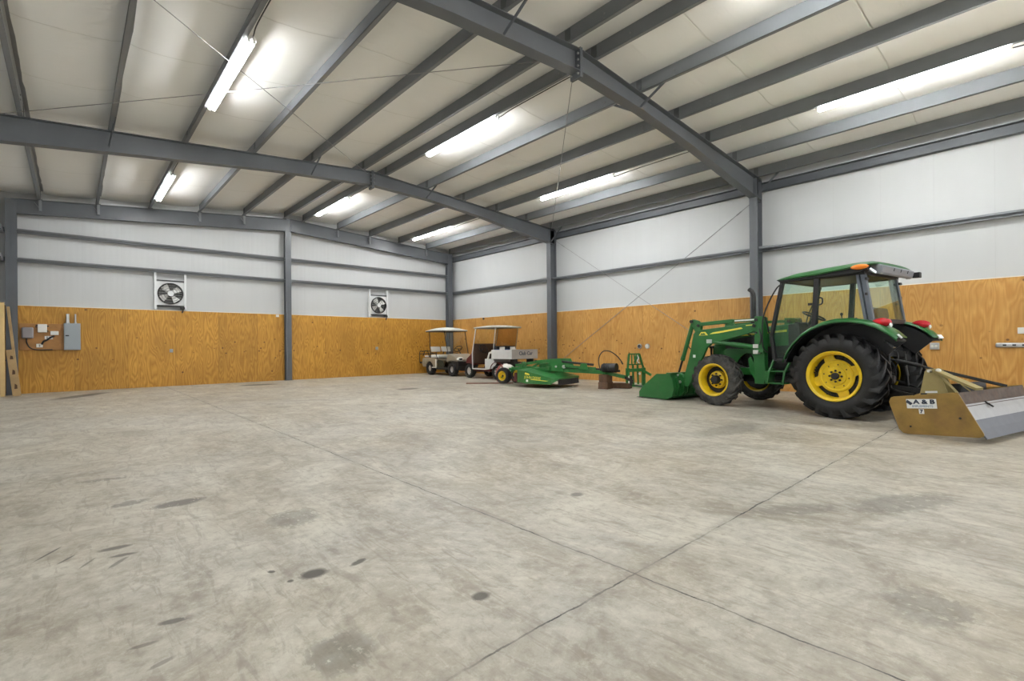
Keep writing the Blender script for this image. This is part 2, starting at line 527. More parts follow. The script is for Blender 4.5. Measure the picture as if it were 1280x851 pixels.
BLADE_RUST = mat('rusty_blade_steel', (0.10, 0.074, 0.06), 0.7, 0.0, 0.25, 9, 0.2, dirt=(0.16, 0.09, 0.06), dirt_amt=0.5)
BLADE_WORN = mat('polished_blade_steel', (0.31, 0.305, 0.30), 0.45, 0.1, 0.08, 7)
CUT_EDGE = mat('cutting_edge_steel', (0.085, 0.088, 0.10), 0.5, 0.1, 0.1, 8)
LABELWHITE = mat('label_white', (0.72, 0.74, 0.74), 0.5)
LABELTEXT = mat('label_dark_ink', (0.03, 0.04, 0.07), 0.5)
BRIGHT_STEEL = mat('bright_pin_steel', (0.70, 0.70, 0.68), 0.3, 0.5)
WOODPALE = mat('pale_pine', (0.66, 0.47, 0.21), 0.6, 0, 0.10, 2.5)
WOODGREY = mat('old_board', (0.40, 0.27, 0.125), 0.65, 0, 0.15, 3)
WOODDARK = mat('dark_block_wood', (0.105, 0.055, 0.028), 0.75, 0, 0.3, 8)
BACKING = mat('stained_backing_board', (0.37, 0.175, 0.045), 0.5, 0, 0.18, 5)
PANELGREY = mat('panel_grey_enamel', (0.30, 0.335, 0.355), 0.4)
BOXGREY = mat('box_grey_plastic', (0.27, 0.25, 0.255), 0.5)
OFFWHITE = mat('off_white_plastic', (0.76, 0.75, 0.70), 0.45)
CARTTOP = mat('cart_roof_white', (0.66, 0.66, 0.62), 0.5, 0, 0.05, 5)
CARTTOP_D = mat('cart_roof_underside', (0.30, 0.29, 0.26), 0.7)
CARTBEIGE = mat('cart_body_champagne', (0.33, 0.29, 0.225), 0.35, 0.1, 0.08, 5)
CARTSEAT = mat('cart_seat_cream', (0.76, 0.75, 0.70), 0.55)
CARTDARK = mat('cart_dark_green_panel', (0.022, 0.028, 0.020), 0.5)
MAROON = mat('maroon_paint', (0.10, 0.012, 0.014), 0.45, 0, 0.2, 8)
ALLOY = mat('silver_wheel', (0.62, 0.62, 0.60), 0.3, 0.6)
TRUCKWHITE = mat('utility_white', (0.66, 0.665, 0.66), 0.45, 0, 0.06, 5)
TRUCKGREY = mat('utility_grey', (0.33, 0.31, 0.285), 0.55, 0, 0.10, 5)
BLUESEAT = mat('blue_seat_vinyl', (0.03, 0.06, 0.16), 0.6)
PINKRED = mat('faded_red_tube', (0.42, 0.13, 0.115), 0.5, 0, 0.2, 9)
FANGREY = mat('fan_frame_grey', (0.70, 0.71, 0.71), 0.5)
FANBLADE = mat('fan_blade_alloy', (0.68, 0.68, 0.66), 0.5, 0.0)
FANDARK = mat('fan_cage_wire', (0.02, 0.02, 0.02), 0.5)
SHUTTER = mat('fan_shutter', (0.12, 0.12, 0.115), 0.5)
TUBE = emat('lit_fluorescent_tube', (0.97, 0.99, 1.0), TUBE_STRENGTH)
FIXT = mat('white_fixture', (0.75, 0.75, 0.74), 0.4)
# ------------------------------------------------------------------ shell
struct(MB().box(XL - .3, XW + .3, YF - .3, YB + .3, -0.15, 0).build('floor', FLOOR, smooth=0))
# concrete apron and ground outside the open doors
struct(MB().box(-40, 60, -60, 60, -0.30, -0.16).build('ground_outside', mat('pale_concrete_apron', (0.60, 0.58, 0.54), 0.9, 0, 0.1, 0.5), smooth=0))

wb = struct(MB().box(XL - .3, XW + .3, YB + LIN, YB + LIN + .05, 0, 6.4).build('wall_back', WHITE_LINER, smooth=0))
wr = MB()
RD0, RD1, RDH = -6.9, -2.6, 4.2                   # side door opening, behind the camera
wr.box(XW + LIN, XW + LIN + .05, RD1, YB + .3, 0, 6.2)
wr.box(XW + LIN, XW + LIN + .05, RD0, RD1, RDH, 6.2)
wr.box(XW + LIN, XW + LIN + .05, YF - .3, RD0, 0, 6.2)
wr = struct(wr.build('wall_right', WHITE_LINER_Y, smooth=0))
struct(MB().box(XL - .06, XL - .01, YF - .3, YB + .3, 0, 5.9).build('wall_left', WHITE_LINER_Y, smooth=0))
FD = [(-0.6, 4.6), (6.6, 11.8)]                   # two tall door openings in the front wall
wf = MB()
xs = XL - .3
for a, b in FD:
    wf.box(xs, a, YF - .05, YF, 0, 6.4)
    wf.box(a, b, YF - .05, YF, 4.6, 6.4)
    xs = b
wf.box(xs, XW + .3, YF - .05, YF, 0, 6.4)
struct(wf.build('wall_front', WHITE_LINER, smooth=0))

# plywood wainscot, a part of each wall
pb = MB()
for a, b in ((XL, 5.93), (5.95, XW)):
    pb.box(a, b, YB, YB + .018, 0.0, 2.44)
pb.build('plywood_wainscot', PLY_BACK, wb, smooth=0)
pr = MB()
pr.box(XW, XW + .018, RD1 + .3, YB, 0.0, 2.45)
pr.box(XW, XW + .018, YF, RD0 - .3, 0.0, 2.45)
pr.build('plywood_wainscot', PLY_SIDE, wr, smooth=0)
# pale ledge trim on top of the plywood
TRIMW = mat('pale_ledge', (0.72, 0.66, 0.56), 0.6)
struct(MB().box(XL, XW, YB, YB + LIN, 2.44, 2.455).build('trim_1', TRIMW, smooth=0))
struct(MB().box(XW, XW + LIN, RD1 + .3, YB, 2.45, 2.465).build('trim_2', TRIMW, smooth=0))

# insulated ceiling: white vinyl sagging a little between the purlins
PX = [-0.62, 0.62, 1.87, 3.19, 4.51, 5.86, 6.52, 7.85, 9.20, 10.55, 11.93, 13.20]
def ceiling():
    xs = [XL - .05] + PX + [XW + LIN + .05]
    ys = []
    edges = [YF - .3] + FRAMES + [18.93]
    for a, b in zip(edges[:-1], edges[1:]):
        for k in range(14):
            ys.append(a + (b - a) * k / 14)
    ys += [18.93, YB + .3]
    X = []
    for a, b in zip(xs[:-1], xs[1:]):
        n = 8 if b - a > .8 else 4
        for k in range(n):
            X.append((a + (b - a) * k / n, math.sin(PI * k / n) if b - a > .8 else 0.3 * math.sin(PI * k / n)))
    X.append((xs[-1], 0))
    rnd = random.Random(3)
    mb = MB()
    vs, fs = [], []
    for y in ys:
        e = min(abs(y - f) for f in FRAMES + [18.93])
        w = 0.55 + 0.45 * min(1, e / 1.2)
        for x, s in X:
            vs.append((x, y, roof(x) + PUR_H + 0.004 - 0.075 * (abs(s) ** 0.55) * w + (rnd.random() - .5) * .006))
    n = len(X)
    for i in range(len(ys) - 1):
        for j in range(n - 1):
            fs.append((i * n + j, i * n + j + 1, (i + 1) * n + j + 1, (i + 1) * n + j))
    mb.add(vs, fs)
    o = mb.build('ceiling', CEIL, smooth=60)
    # outer roof sheet, so that no daylight comes through
    r = MB()
    for a, b in ((XL - .4, RIDGE), (RIDGE, XW + .4)):
        r.add([(a, YF - .4, roof(a) + .42), (b, YF - .4, roof(b) + .42), (b, YB + .4, roof(b) + .42), (a, YB + .4, roof(a) + .42)], [(0, 1, 2, 3)])
    r.build('roof_sheet', GALV, o, smooth=0)
    return struct(o)
ceiling()

# ------------------------------------------------------------------ steel frame
PUR_NAMES = ['grey roof purlin nearest the eave on the breaker panel side', 'second grey roof purlin from the eave on the breaker panel side',
             'grey roof purlin carrying the lamp row on the breaker panel side', 'light faced roof purlin next to the panel-side lamps, toward the ridge',
             'grey roof purlin midway between the panel-side lamps and the ridge', 'grey roof purlin just short of the ridge on the breaker panel side',
             'grey ridge purlin carrying the middle lamp row', 'first grey roof purlin past the middle lamp row, toward the tractor',
             'grey roof purlin midway between middle lamps and tractor-side lamps', 'grey roof purlin carrying the lamp row on the tractor side',
             'pale roof purlin just past the tractor-side lamps, toward the wall', 'last grey roof purlin before the eave above the tractor wall']
for x, nm in zip(PX, PUR_NAMES):
    mb = MB()
    z = roof(x)
    sgn = 1
    y0, y1 = YF, 18.95
    t = 0.004
    # Z section: web, bottom flange with lip, top flange
    mb.box(x - t, x + t, y0, y1, z, z + PUR_H)
    mb.box(x - .065, x, y0, y1, z, z + .006)
    mb.box(x - .065, x - .059, y0, y1, z, z + .022)
    mb.box(x, x + .065, y0, y1, z + PUR_H - .006, z + PUR_H)
    o = mb.build('roof_purlin', STEEL_L, smooth=0)
    tag(o, nm, 'roof beam', 'roof purlins')
    # lap plates and clips over each frame
    c = MB()
    for fy in FRAMES + [18.93]:
        c.box(x - .012, x + .012, fy - .09, fy + .02, z - .004, z + PUR_H - .02)
        c.box(x - .05, x + .05, fy - .085, fy + .02, z - .004, z + .012)
    c.build('purlin_clip', STEEL, o, smooth=0, split=True)
    bb = MB()
    for fy in FRAMES:
        for s in (-.75, .75):
            for k in (0.06, 0.14):
                bb.cyl((x - .016, fy + s, z + k), (x + .016, fy + s, z + k), .014, n=8)
    bb.build('lap_bolt', ROD, o, split=True)

# eave struts
e = MB()
ze = 5.185
e.box(XW + .10, XW + .115, YF, YB, ze, ze + .23)
e.box(XW + .004, XW + .10, YF, YB, ze, ze + .012)
e.box(XW + .004, XW + .014, YF, YB, ze, ze + .035)
e.box(XW + .004, XW + .10, YF, YB, ze + .22, ze + .232)
tag(e.build('eave_strut', STEEL, smooth=0), 'dark grey eave beam along the top of the wall behind the tractor', 'roof beam')

def hseg(mb, A, B, yc, bf=0.20, tf=0.012, tw=0.008):
    """tapered I between A=(x, ztop, zbot) and B in the plane y=yc"""
    (xa, ta, ba), (xb, tb, bb) = A, B
    mb.prism([(xa, ba), (xb, bb), (xb, tb), (xa, ta)], yc - tw / 2, yc + tw / 2, 'y')
    mb.prism([(xa, ta - tf), (xb, tb - tf), (xb, tb), (xa, ta)], yc - bf / 2, yc + bf / 2, 'y')
    mb.prism([(xa, ba), (xb, bb), (xb, bb + tf), (xa, ba + tf)], yc - bf / 2, yc + bf / 2, 'y')

def rafter(yc, label, side):
    mb = MB()
    if side == 'L':
        P = [(-1.15, 0.48), (1.2, 0.40), (3.6, 0.335), (6.08, 0.36)]
    else:
        P = [(6.12, 0.36), (7.9, 0.30), (9.8, 0.335), (11.2, 0.43), (13.38, 0.55)]
    for (xa, da), (xb, db) in zip(P[:-1], P[1:]):
        hseg(mb, (xa, roof(xa), roof(xa) - da), (xb, roof(xb), roof(xb) - db), yc)
    for x in (P[1][0], P[2][0]):                   # web stiffeners
        d = P[1][1] if x == P[1][0] else P[2][1]
        mb.box(x - .03, x + .03, yc - .012, yc + .012, roof(x) - d + .02, roof(x) - d + .06)
    o = mb.build('roof_rafter', STEEL, smooth=0)
    tag(o, label, 'roof beam', 'steel frame rafters')
    s = -1 if side == 'L' else 1
    pl = MB()
    pl.box(RIDGE + s * .004, RIDGE + s * .028, yc - .11, yc + .11, roof(RIDGE) - .46, roof(RIDGE) + .02)
    pl.build('splice_plate', STEEL, o, smooth=0, bevel=.004)
    b = MB()
    for zz in (.08, .18, .28, .40):
        for yy in (-.07, .07):
            b.cyl((RIDGE + s * .03, yc + yy, roof(RIDGE) - zz), (RIDGE + s * .06, yc + yy, roof(RIDGE) - zz), .017, n=6)
    b.build('splice_bolts', ROD, o)
    # flange braces up to the purlins
    for x in ((7.85, 13.20) if side == 'R' else (0.62, 4.51)):
        d = 0.31 if x < 9 and side == 'R' else (0.5 if side == 'R' else 0.36)
        for sy in ((-1, 1) if side == 'R' else (-1,)):
            f = MB().bar((x - .05, yc + sy * .08, roof(x) - d + .03), (x + .02, yc + sy * .62, roof(x) + .07), .006, .045)
            f.bar((x - .05, yc + sy * .08, roof(x) - d + .05), (x + .02, yc + sy * .62, roof(x) + .09), .03, .006)
            f.build('flange_brace', STEEL, o, smooth=0, split=True)
    return o
rafter(5.13, 'near grey roof rafter on the panel side, rising to the ridge at the top edge', 'L')
rafter(5.13, 'near grey roof rafter running from the ridge down to the tractor column', 'R')
rafter(12.41, 'long far grey roof rafter on the panel side, crossing under the ceiling to the ridge', 'L')
rafter(12.41, 'far grey roof rafter running from the ridge down to the mower column', 'R')
rafter(-2.15, 'panel-side grey roof rafter of the frame behind the camera', 'L')
rafter(-2.15, 'tractor-side grey roof rafter of the frame behind the camera', 'R')

# end wall rafters, flush on the back wall
def end_rafter(side, label):
    mb = MB()
    yc = 18.97
    P = [(-1.2, 0.40), (6.09, 0.46)] if side == 'L' else [(6.11, 0.46), (13.38, 0.46)]
    for (xa, da), (xb, db) in zip(P[:-1], P[1:]):
        hseg(mb, (xa, roof(xa), roof(xa) - da), (xb, roof(xb), roof(xb) - db), yc, 0.16)
    o = tag(mb.build('end_wall_rafter', STEEL, smooth=0), label, 'roof beam', 'end wall rafters')
    c = MB()
    for x in ([-0.62, 0.62, 3.19, 4.51] if side == 'L' else [7.85, 9.2, 11.93]):
        c.box(x - .03, x + .03, yc - .10, yc - .06, roof(x) - .30, roof(x) + .02)
        c.bar((x + .03, yc - .08, roof(x) - .30), (x - .12, yc - .08, roof(x) - .08), .03, .012)
    c.build('rafter_clip', STEEL_L, o, smooth=0, split=True)
    a = MB()
    xs_ = [x for x in PX if (x < RIDGE) == (side == 'L')]
    for xa, xb in zip(xs_[:-1], xs_[1:]):
        a.prism([(xa + .06, roof(xa + .06) + .02), (xb - .06, roof(xb - .06) + .02), (xb - .06, roof(xb - .06) + .055), (xa + .06, roof(xa + .06) + .055)], yc - .06, yc - .05, 'y')
    a.build('base_angle', GALV, o, smooth=0, split=True)
    return o
end_rafter('L', 'grey sloping beam along the top of the fan wall, above the breaker panel')
end_rafter('R', 'grey sloping beam along the top of the fan wall, above the golf cart')

def column_right(yc, label, top):
    mb = MB()
    x0, x1 = XW - .32, XW - .002
    mb.box(x0, x0 + .012, yc - .10, yc + .10, 0, top)
    mb.box(x1 - .012, x1, yc - .10, yc + .10, 0, top)
    mb.box(x0, x1, yc - .004, yc + .004, 0, top)
    mb.box(x0 - .002, x1, yc - .10, yc + .10, top - .012, top)
    mb.box(x0, x1, yc - .095, yc + .095, top - .56, top - .548)
    mb.box(x0 - .04, x1, yc - .13, yc + .13, 0, .018)
    o = tag(mb.build('steel_column', STEEL, smooth=0), label, 'column', 'steel columns on the tractor wall')
    b = MB()
    for xx in (x0 + .06, x1 - .06):
        for yy in (-.07, .07):
            b.cyl((xx, yc + yy, .018), (xx, yc + yy, .06), .014, n=6)
    b.build('anchor_bolts', ROD, o)
    g = MB()
    g.box(x1 - .02, x1 + .10, yc - .30, yc + .45, 3.665, 3.70)
    g.bar((x1 - .25, yc - .11, 3.69), (x1 + .01, yc - .60, 3.69), .04, .05)
    g.build('girt_clip', STEEL, o, smooth=0)
    return o
column_right(5.13, 'grey steel column on the wall just behind the tractor exhaust', 5.47)
column_right(12.41, 'grey steel column on the wall behind the green mower', 5.47)
column_right(-2.15, 'grey steel column of the frame behind the camera, on the tractor wall', 5.47)

def end_column(x, w, d, label, top, base=True):
    mb = MB()
    y1 = YB - .004
    y0 = y1 - d
    mb.box(x - w / 2, x + w / 2, y0, y0 + .012, 0, top)
    mb.box(x - w / 2, x + w / 2, y1 - .012, y1, 0, top)
    mb.box(x - .005, x + .005, y0, y1, 0, top)
    mb.box(x - w / 2 - .03, x + w / 2 + .03, y0 - .03, y1, 0, .015)
    o = tag(mb.build('steel_column', STEEL, smooth=0), label, 'column', 'steel columns on the fan wall')
    return o
end_column(5.97, 0.20, 0.20, 'slim grey steel column in the middle of the fan wall', roof(5.97) - .46)
end_column(-1.20, 0.22, 0.24, 'grey corner column behind the leaning boards, beside the electrical board', roof(-1.2) - .02)
end_column(13.20, 0.24, 0.24, 'grey corner column rising behind the golf cart', roof(13.2) - .02)
for yc in (5.13, 12.41, -2.15):
    mb = MB().box(XL, XL + .012, yc - .1, yc + .1, 0, 5.3).box(XL + .2, XL + .212, yc - .1, yc + .1, 0, 5.3).box(XL, XL + .2, yc - .004, yc + .004, 0, 5.3)
    tag(mb.build('steel_column', STEEL, smooth=0), {5.13: 'grey steel column under the near rafter, on the wall opposite the tractor', 12.41: 'grey steel column under the far rafter, on the wall opposite the tractor',
        -2.15: 'grey steel column behind the camera, on the wall opposite the tractor'}[yc], 'column', 'steel columns opposite the tractor')

# girts: one run on the right wall, two on the back wall
def girt_x(x0, x1, z, label):
    mb = MB()
    y0 = YB + .0
    y0 = y0 - .03                                          # open channel: deep top lip, recess, shallow bottom lip
    mb.box(x0, x1, y0, y0 + .006, z + .020, z + .060)
    mb.box(x0, x1, y0, y0 + .09, z + .054, z + .060)
    mb.box(x0, x1, y0 + .084, y0 + .09, z - .050, z + .054)
    mb.box(x0, x1, y0, y0 + .09, z - .056, z - .050)
    mb.box(x0, x1, y0, y0 + .006, z - .056, z - .036)
    return tag(mb.build('wall_girt', STEEL_L, smooth=0), label, 'wall rail', 'steel girts on the white walls')
for z, nm in ((4.50, 'upper'), (3.70, 'lower')):
    girt_x(XL, 5.93, z, '%s grey wall rail on the white fan wall, above the breaker panel' % nm)
    girt_x(5.99, XW, z, '%s grey wall rail on the white fan wall, above the golf cart' % nm)
def girt_y(y0, y1, z, label):
    mb = MB()
    x = XW
    x = x - .03
    mb.box(x, x + .006, y0, y1, z + .020, z + .060)
    mb.box(x, x + .09, y0, y1, z + .054, z + .060)
    mb.box(x + .084, x + .09, y0, y1, z - .050, z + .054)
    mb.box(x, x + .09, y0, y1, z - .056, z - .050)
    mb.box(x, x + .006, y0, y1, z - .056, z - .036)
    return tag(mb.build('wall_girt', STEEL_L, smooth=0), label, 'wall rail', 'steel girts on the white walls')
girt_y(12.43, YB, 3.70, 'grey wall rail between the mower column and the golf cart corner')
girt_y(5.15, 12.39, 3.68, 'grey wall rail between the mower column and the tractor column')
girt_y(YF, 5.11, 3.66, 'grey wall rail on the white wall above the tractor')
for z, nm in ((4.45, 'upper'), (3.70, 'lower')):
    mb = MB().box(XL, XL + .1, 12.5, YB, z - .055, z + .055)
    tag(mb.build('wall_girt', STEEL_L, smooth=0), '%s grey wall rail running toward the camera from the leaning boards' % nm, 'wall rail', 'steel girts on the white walls')

# brace rods
def rod(a, b, r, label, group):
    a, b = Vector(a), Vector(b)
    mid = (a + b) / 2 - Vector((0, 0, .01))
    o = MB().tube([a, mid, b], r, 6).build('brace_rod', ROD)
    tag(o, label, 'rod', group)
    d = (b - a).normalized()
    t = MB().tube([a + d * .35, a + d * .50], r * 2.0, 8)
    t.build('turnbuckle', ROD, o)
    return o
zr = -0.08
rod((6.05, 5.25, roof(6.05) + zr), (-1.10, 12.32, roof(-1.1) + zr), .006, 'thin roof brace rod from the near ridge joint to the panel-side far rafter', 'roof brace rods')
rod((-0.9, 5.6, roof(-.9) + zr), (5.95, 12.32, roof(5.95) + zr), .006, 'thin roof brace rod crossing past the near panel-side lamp toward the far ridge joint', 'roof brace rods')
rod((6.2, 5.25, roof(6.2) + zr), (13.15, 12.32, roof(13.15) + zr), .007, 'thin brace rod dropping from the near ridge joint toward the mower column', 'roof brace rods')
rod((13.36, 5.25, 4.95), (13.36, 12.25, 0.55), .009, 'wall brace rod sloping from the tractor column down to the mower', 'wall brace rods')
rod((13.36, 12.30, 5.08), (13.36, 5.30, -0.0 + 0.45), .007, 'faint wall brace rod sloping from the mower column down toward the tractor', 'wall brace rods')

# ------------------------------------------------------------------ strip lights
def strip_light(x, y0, y1, label, cord=True):
    z = roof(x) + .002
    t = thing('strip_light', label, 'ceiling light', (x, (y0 + y1) / 2, z), 0, 'strip lights under the purlins')
    L = (y1 - y0) / 2
    h = MB()
    for a, b in ((-L, -.015), (.015, L)):
        h.prism([(-.072, .000), (-.03, .05), (.03, .05), (.072, .000), (.03, .008), (-.03, .008)], a, b, 'y')
    h.build('housing', FIXT, t, bevel=.004)
    for a, b in ((-L + .03, -.03), (.03, L - .03)):
        for s in (-1, 1):
            tb = MB().tube([(s * .034, a, -.020), (s * .034, b, -.020)], .018, 12)
            tb.build('tube', TUBE, t)
    s = MB()
    for a in (-L + .015, -.02, .02, L - .015):
        for sd in (-1, 1):
            s.box(sd * .034 - .02, sd * .034 + .02, a - .012, a + .012, -.042, .02)
    s.build('lamp_holder', FIXT, t, bevel=.003, split=True)
    if cord:
        c = MB().tube(catmull([(0, -L, -.01), (-.02, -L - .18, -.03), (-.045, -L - .5, -.02), (-.045, -L - 1.6, -.012), (-.045, -L - 2.2, -.012)], 6), .009, 6)
        c.build('cord', BLACK, t)
    return t
strip_light(1.935, 7.62, 10.30, 'large lit strip light of the panel-side row, in front of the far rafter')
strip_light(1.935, 14.92, 17.66, 'lit strip light of the panel-side row, behind the far rafter')
strip_light(6.585, 7.66, 10.32, 'lit strip light below the ridge between the two roof rafters')
strip_light(6.57, 14.98, 17.62, 'lit strip light below the ridge beyond the far rafter, close to the fan wall')
strip_light(10.63, 0.36, 2.97, 'large lit strip light of the tractor-side row, directly above the tractor')
strip_light(10.68, 7.74, 10.42, 'lit strip light of the tractor-side row between the two rafters')
strip_light(10.66, 15.05, 17.86, 'lit strip light of the tractor-side row in the far corner above the carts')
strip_light(1.935, 0.30, 2.90, 'unseen strip light added directly above the camera, following the panel-side row')  # unseen lamp continuing the row, added to brighten the near floor
strip_light(6.585, 0.20, 2.86, 'lit strip light of the ridge row just above the top edge of the view')
# ------------------------------------------------------------------ wheels
def arc(cx, cz, r, a0, a1, n):
    return [(cx + r * math.cos(math.radians(a0 + (a1 - a0) * k / n)), cz + r * math.sin(math.radians(a0 + (a1 - a0) * k / n))) for k in range(n + 1)]

def tyre(mb, c, R, W, rr, side, lugs=0, lug_h=.035, n=56, swing=1):
    """axis along y; side=+1: outside is +y"""
    rc = R - lug_h
    h = W / 2
    prof = [(rr, -h * .82), (rr + .02, -h * .92), (rr + (rc - rr) * .45, -h), (rc - .05, -h * .96), (rc - .012, -h * .80), (rc, -h * .4),
            (rc + .004, 0), (rc, h * .4), (rc - .012, h * .80), (rc - .05, h * .96), (rr + (rc - rr) * .45, h), (rr + .02, h * .92), (rr, h * .82), (rr - .02, 0)]
    mb.lathe(prof, c, (0, 1, 0), n, closed=True)
    c = Vector(c)
    for k in range(lugs):
        for s in (-1, 1):
            a0 = 2 * PI * (k + (0.5 if s > 0 else 0)) / lugs
            sw = 0.30 * swing
            pts = []
            wd = 2 * PI / lugs * .21
            for (yy, da, r0, r1, wf) in ((-.03 * s, -.03, rc - .02, R, 1.0), (h * .55 * s, sw * .55, rc - .03, R - .002, 1.1), (h * .94 * s, sw, rc - .07, R - .022, 1.25), (h * 1.0 * s, sw * 1.12, rc - .10, rc - .06, 1.25)):
                for rrr in (r0, r1):
                    for e in (-1, 1):
                        a = a0 + da + e * wd * wf * .5
                        pts.append(c + Vector((math.cos(a) * rrr, yy, math.sin(a) * rrr)))
            fs = [(0, 1, 3, 2), (12, 14, 15, 13)]
            for i in range(3):
                b = i * 4
                fs += [(b, b + 4, b + 5, b + 1), (b + 2, b + 3, b + 7, b + 6), (b, b + 2, b + 6, b + 4), (b + 1, b + 5, b + 7, b + 3)]
            mb.add(pts, fs)

def bolts(mb, c, r, n, side, y0, y1, rad, off=0):
    for k in range(n):
        a = 2 * PI * k / n + off
        p = Vector(c) + Vector((math.cos(a) * r, 0, math.sin(a) * r))
        mb.cyl(p + Vector((0, side * y0, 0)), p + Vector((0, side * y1, 0)), rad, n=8)

TA = 0.15
tr = thing('tractor', 'green tractor with cab, front loader and yellow wheels', 'tractor', (9.98, 2.21, 0), PI / 2 - TA)

def rear_wheel(s):
    c = (-.01, s * .755, .68)
    mb = MB()
    tyre(mb, c, .690, .42, .40, s, 19, .062, 64)
    w = mb.build('rear_tire', RUBBER, tr, smooth=40)
    rim = MB()
    rim.lathe([(.405, s * .20), (.405, s * .175), (.375, s * .165), (.36, s * .09), (.355, -s * .06), (.375, -s * .16), (.40, -s * .19), (.395, -s * .20), (.36, -s * .17), (.34, -s * .06), (.345, s * .09), (.36, s * .18), (.395, s * .205)], c, (0, 1, 0), 56, closed=True)
    # centre disc with four rim lugs, open slots between
    poly = []
    N = 96
    for k in range(N):
        a = 2 * PI * k / N
        lobe = abs(((a + .35) / (PI / 2)) % 1 - .5) * 2      # 1 at lugs
        r = .268 if lobe < .62 else .268 + (.345 - .268) * min(1, (lobe - .62) / .10)
        poly.append((c[0] + math.cos(a) * r, c[2] + math.sin(a) * r))
    rim.prism(poly, c[1] + s * .075, c[1] + s * .055, 'y')
    rim.lathe([(.15, s * .074), (.145, s * .088), (.12, s * .092), (.0, s * .092)], c, (0, 1, 0), 32)
    rim.lathe([(.26, s * .074), (.25, s * .086), (.225, s * .086), (.215, s * .075)], c, (0, 1, 0), 40)
    r = rim.build('rim', YELLOW, w, smooth=40)
    hb = MB()
    hb.lathe([(.055, s * .09), (.055, s * .135), (.048, s * .142), (0, s * .142)], c, (0, 1, 0), 20)
    bolts(hb, c, .088, 8, s, .088, .112, .0165)
    bolts(hb, c, .315, 4, s, .070, .098, .016, .28)
    bolts(hb, c, .315, 4, s, .070, .098, .016, .42)
    bolts(hb, c, .315, 4, s, .070, .098, .016, .14)
    for k in range(8):
        a = 2 * PI * k / 8 + .15
        hb.cyl((c[0] + math.cos(a) * .185, c[1] + s * .07, c[2] + math.sin(a) * .185), (c[0] + math.cos(a) * .185, c[1] + s * .077, c[2] + math.sin(a) * .185), .011, n=8)
    hb.build('hub', BLACK_M, w)
def front_wheel(s):
    c = (2.16, s * .77, .505)
    mb = MB()
    tyre(mb, c, .508, .30, .31, s, 17, .036, 56, swing=1.1)
    w = mb.build('front_tire', RUBBER_DUSTY, tr, smooth=40)
    rim = MB()
    rim.lathe([(.325, s * .145), (.325, s * .125), (.30, s * .115), (.285, s * .05), (.275, -s * .02), (.285, -s * .10), (.32, -s * .13), (.315, -s * .14), (.28, -s * .11), (.262, -s * .02), (.27, s * .05), (.285, s * .125), (.317, s * .15)], c, (0, 1, 0), 48, closed=True)
    rim.lathe([(.18, -s * .055), (.17, -s * .035), (.16, -s * .0), (.165, s * .012), (.155, s * .02), (.0, s * .02)], c, (0, 1, 0), 40)
    rim.build('rim', YELLOW, w, smooth=40)
    hb = MB()
    hb.lathe([(.088, s * .02), (.085, s * .085), (.07, s * .115), (.04, s * .125), (0, s * .125)], c, (0, 1, 0), 24)
    bolts(hb, c, .118, 8, s, .018, .045, .017)
    hb.lathe([(.278, -s * .05), (.10, -s * .05)], c, (0, 1, 0), 32)  # black ring sunk in the rim imitates the shade of a deep dish
    hb.build('hub', BLACK_M, w)
for s in (1, -1):
    rear_wheel(s)
    front_wheel(s)

# ------------------------------------------------------------------ chassis and engine
ch = MB()
ch.box(-.35, .75, -.24, .24, .42, 1.02)
ch.box(.70, 1.95, -.20, .20, .46, .98)
ch.prism([(1.85, .50), (2.45, .56), (2.58, .74), (2.58, .98), (1.85, .98)], -.20, .20, 'y')
ch.cyl((-.01, -.72, .68), (-.01, .72, .68), .11, n=20)           # rear axle
ch.cyl((-.01, .22, .68), (-.01, .50, .68), .17, .13, n=20)
for s in (1, -1):  # black drums fill the wheels, imitating shade inside the rims
    ch.cyl((-.01, s * .545, .68), (-.01, s * .785, .68), .352, n=40)
    ch.cyl((2.16, s * .64, .505), (2.16, s * .70, .505), .255, n=28)
ch.cyl((-.01, -.22, .68), (-.01, -.50, .68), .17, .13, n=20)
ch.box(2.05, 2.27, -.62, .62, .44, .57)                          # front axle
ch.cyl((2.16, -.74, .505), (2.16, .74, .505), .075, n=16)
ch.box(.8, 1.5, .20, .46, .52, .60)
ch.box(.85, 1.35, -.55, -.22, .50, .95)
ch.build('chassis', BLACK_M, tr, bevel=.012)
en = MB()
en.box(1.02, 2.30, -.24, .24, .92, 1.22)
for k in range(7):
    en.cyl((1.15 + k * .16, .24, 1.0), (1.15 + k * .16, .29, 1.0), .05, n=10)
en.cyl((1.72, .27, .86), (1.72, .27, 1.10), .05, n=14)
en.cyl((1.95, .22, .84), (2.15, .30, .84), .06, n=14)
en.tube(catmull([(2.25, .25, .95), (2.1, .33, 1.08), (1.8, .30, 1.12), (1.6, .33, 1.0)], 6), .018, 8)
en.tube(catmull([(2.35, .22, .82), (2.2, .32, .90), (1.95, .32, .78), (1.7, .30, .70)], 6), .015, 8)
en.build('engine', BLACK_M, tr)
gl = MB()
gl.prism([(1.98, .60), (2.50, .66), (2.56, .98), (2.40, 1.10), (1.98, 1.06)], .225, .245, 'y')
gl.prism([(1.98, .60), (2.50, .66), (2.56, .98), (2.40, 1.10), (1.98, 1.06)], -.245, -.225, 'y')
gl.build('lower_side_panel', GREEN, tr, bevel=.006, split=True)

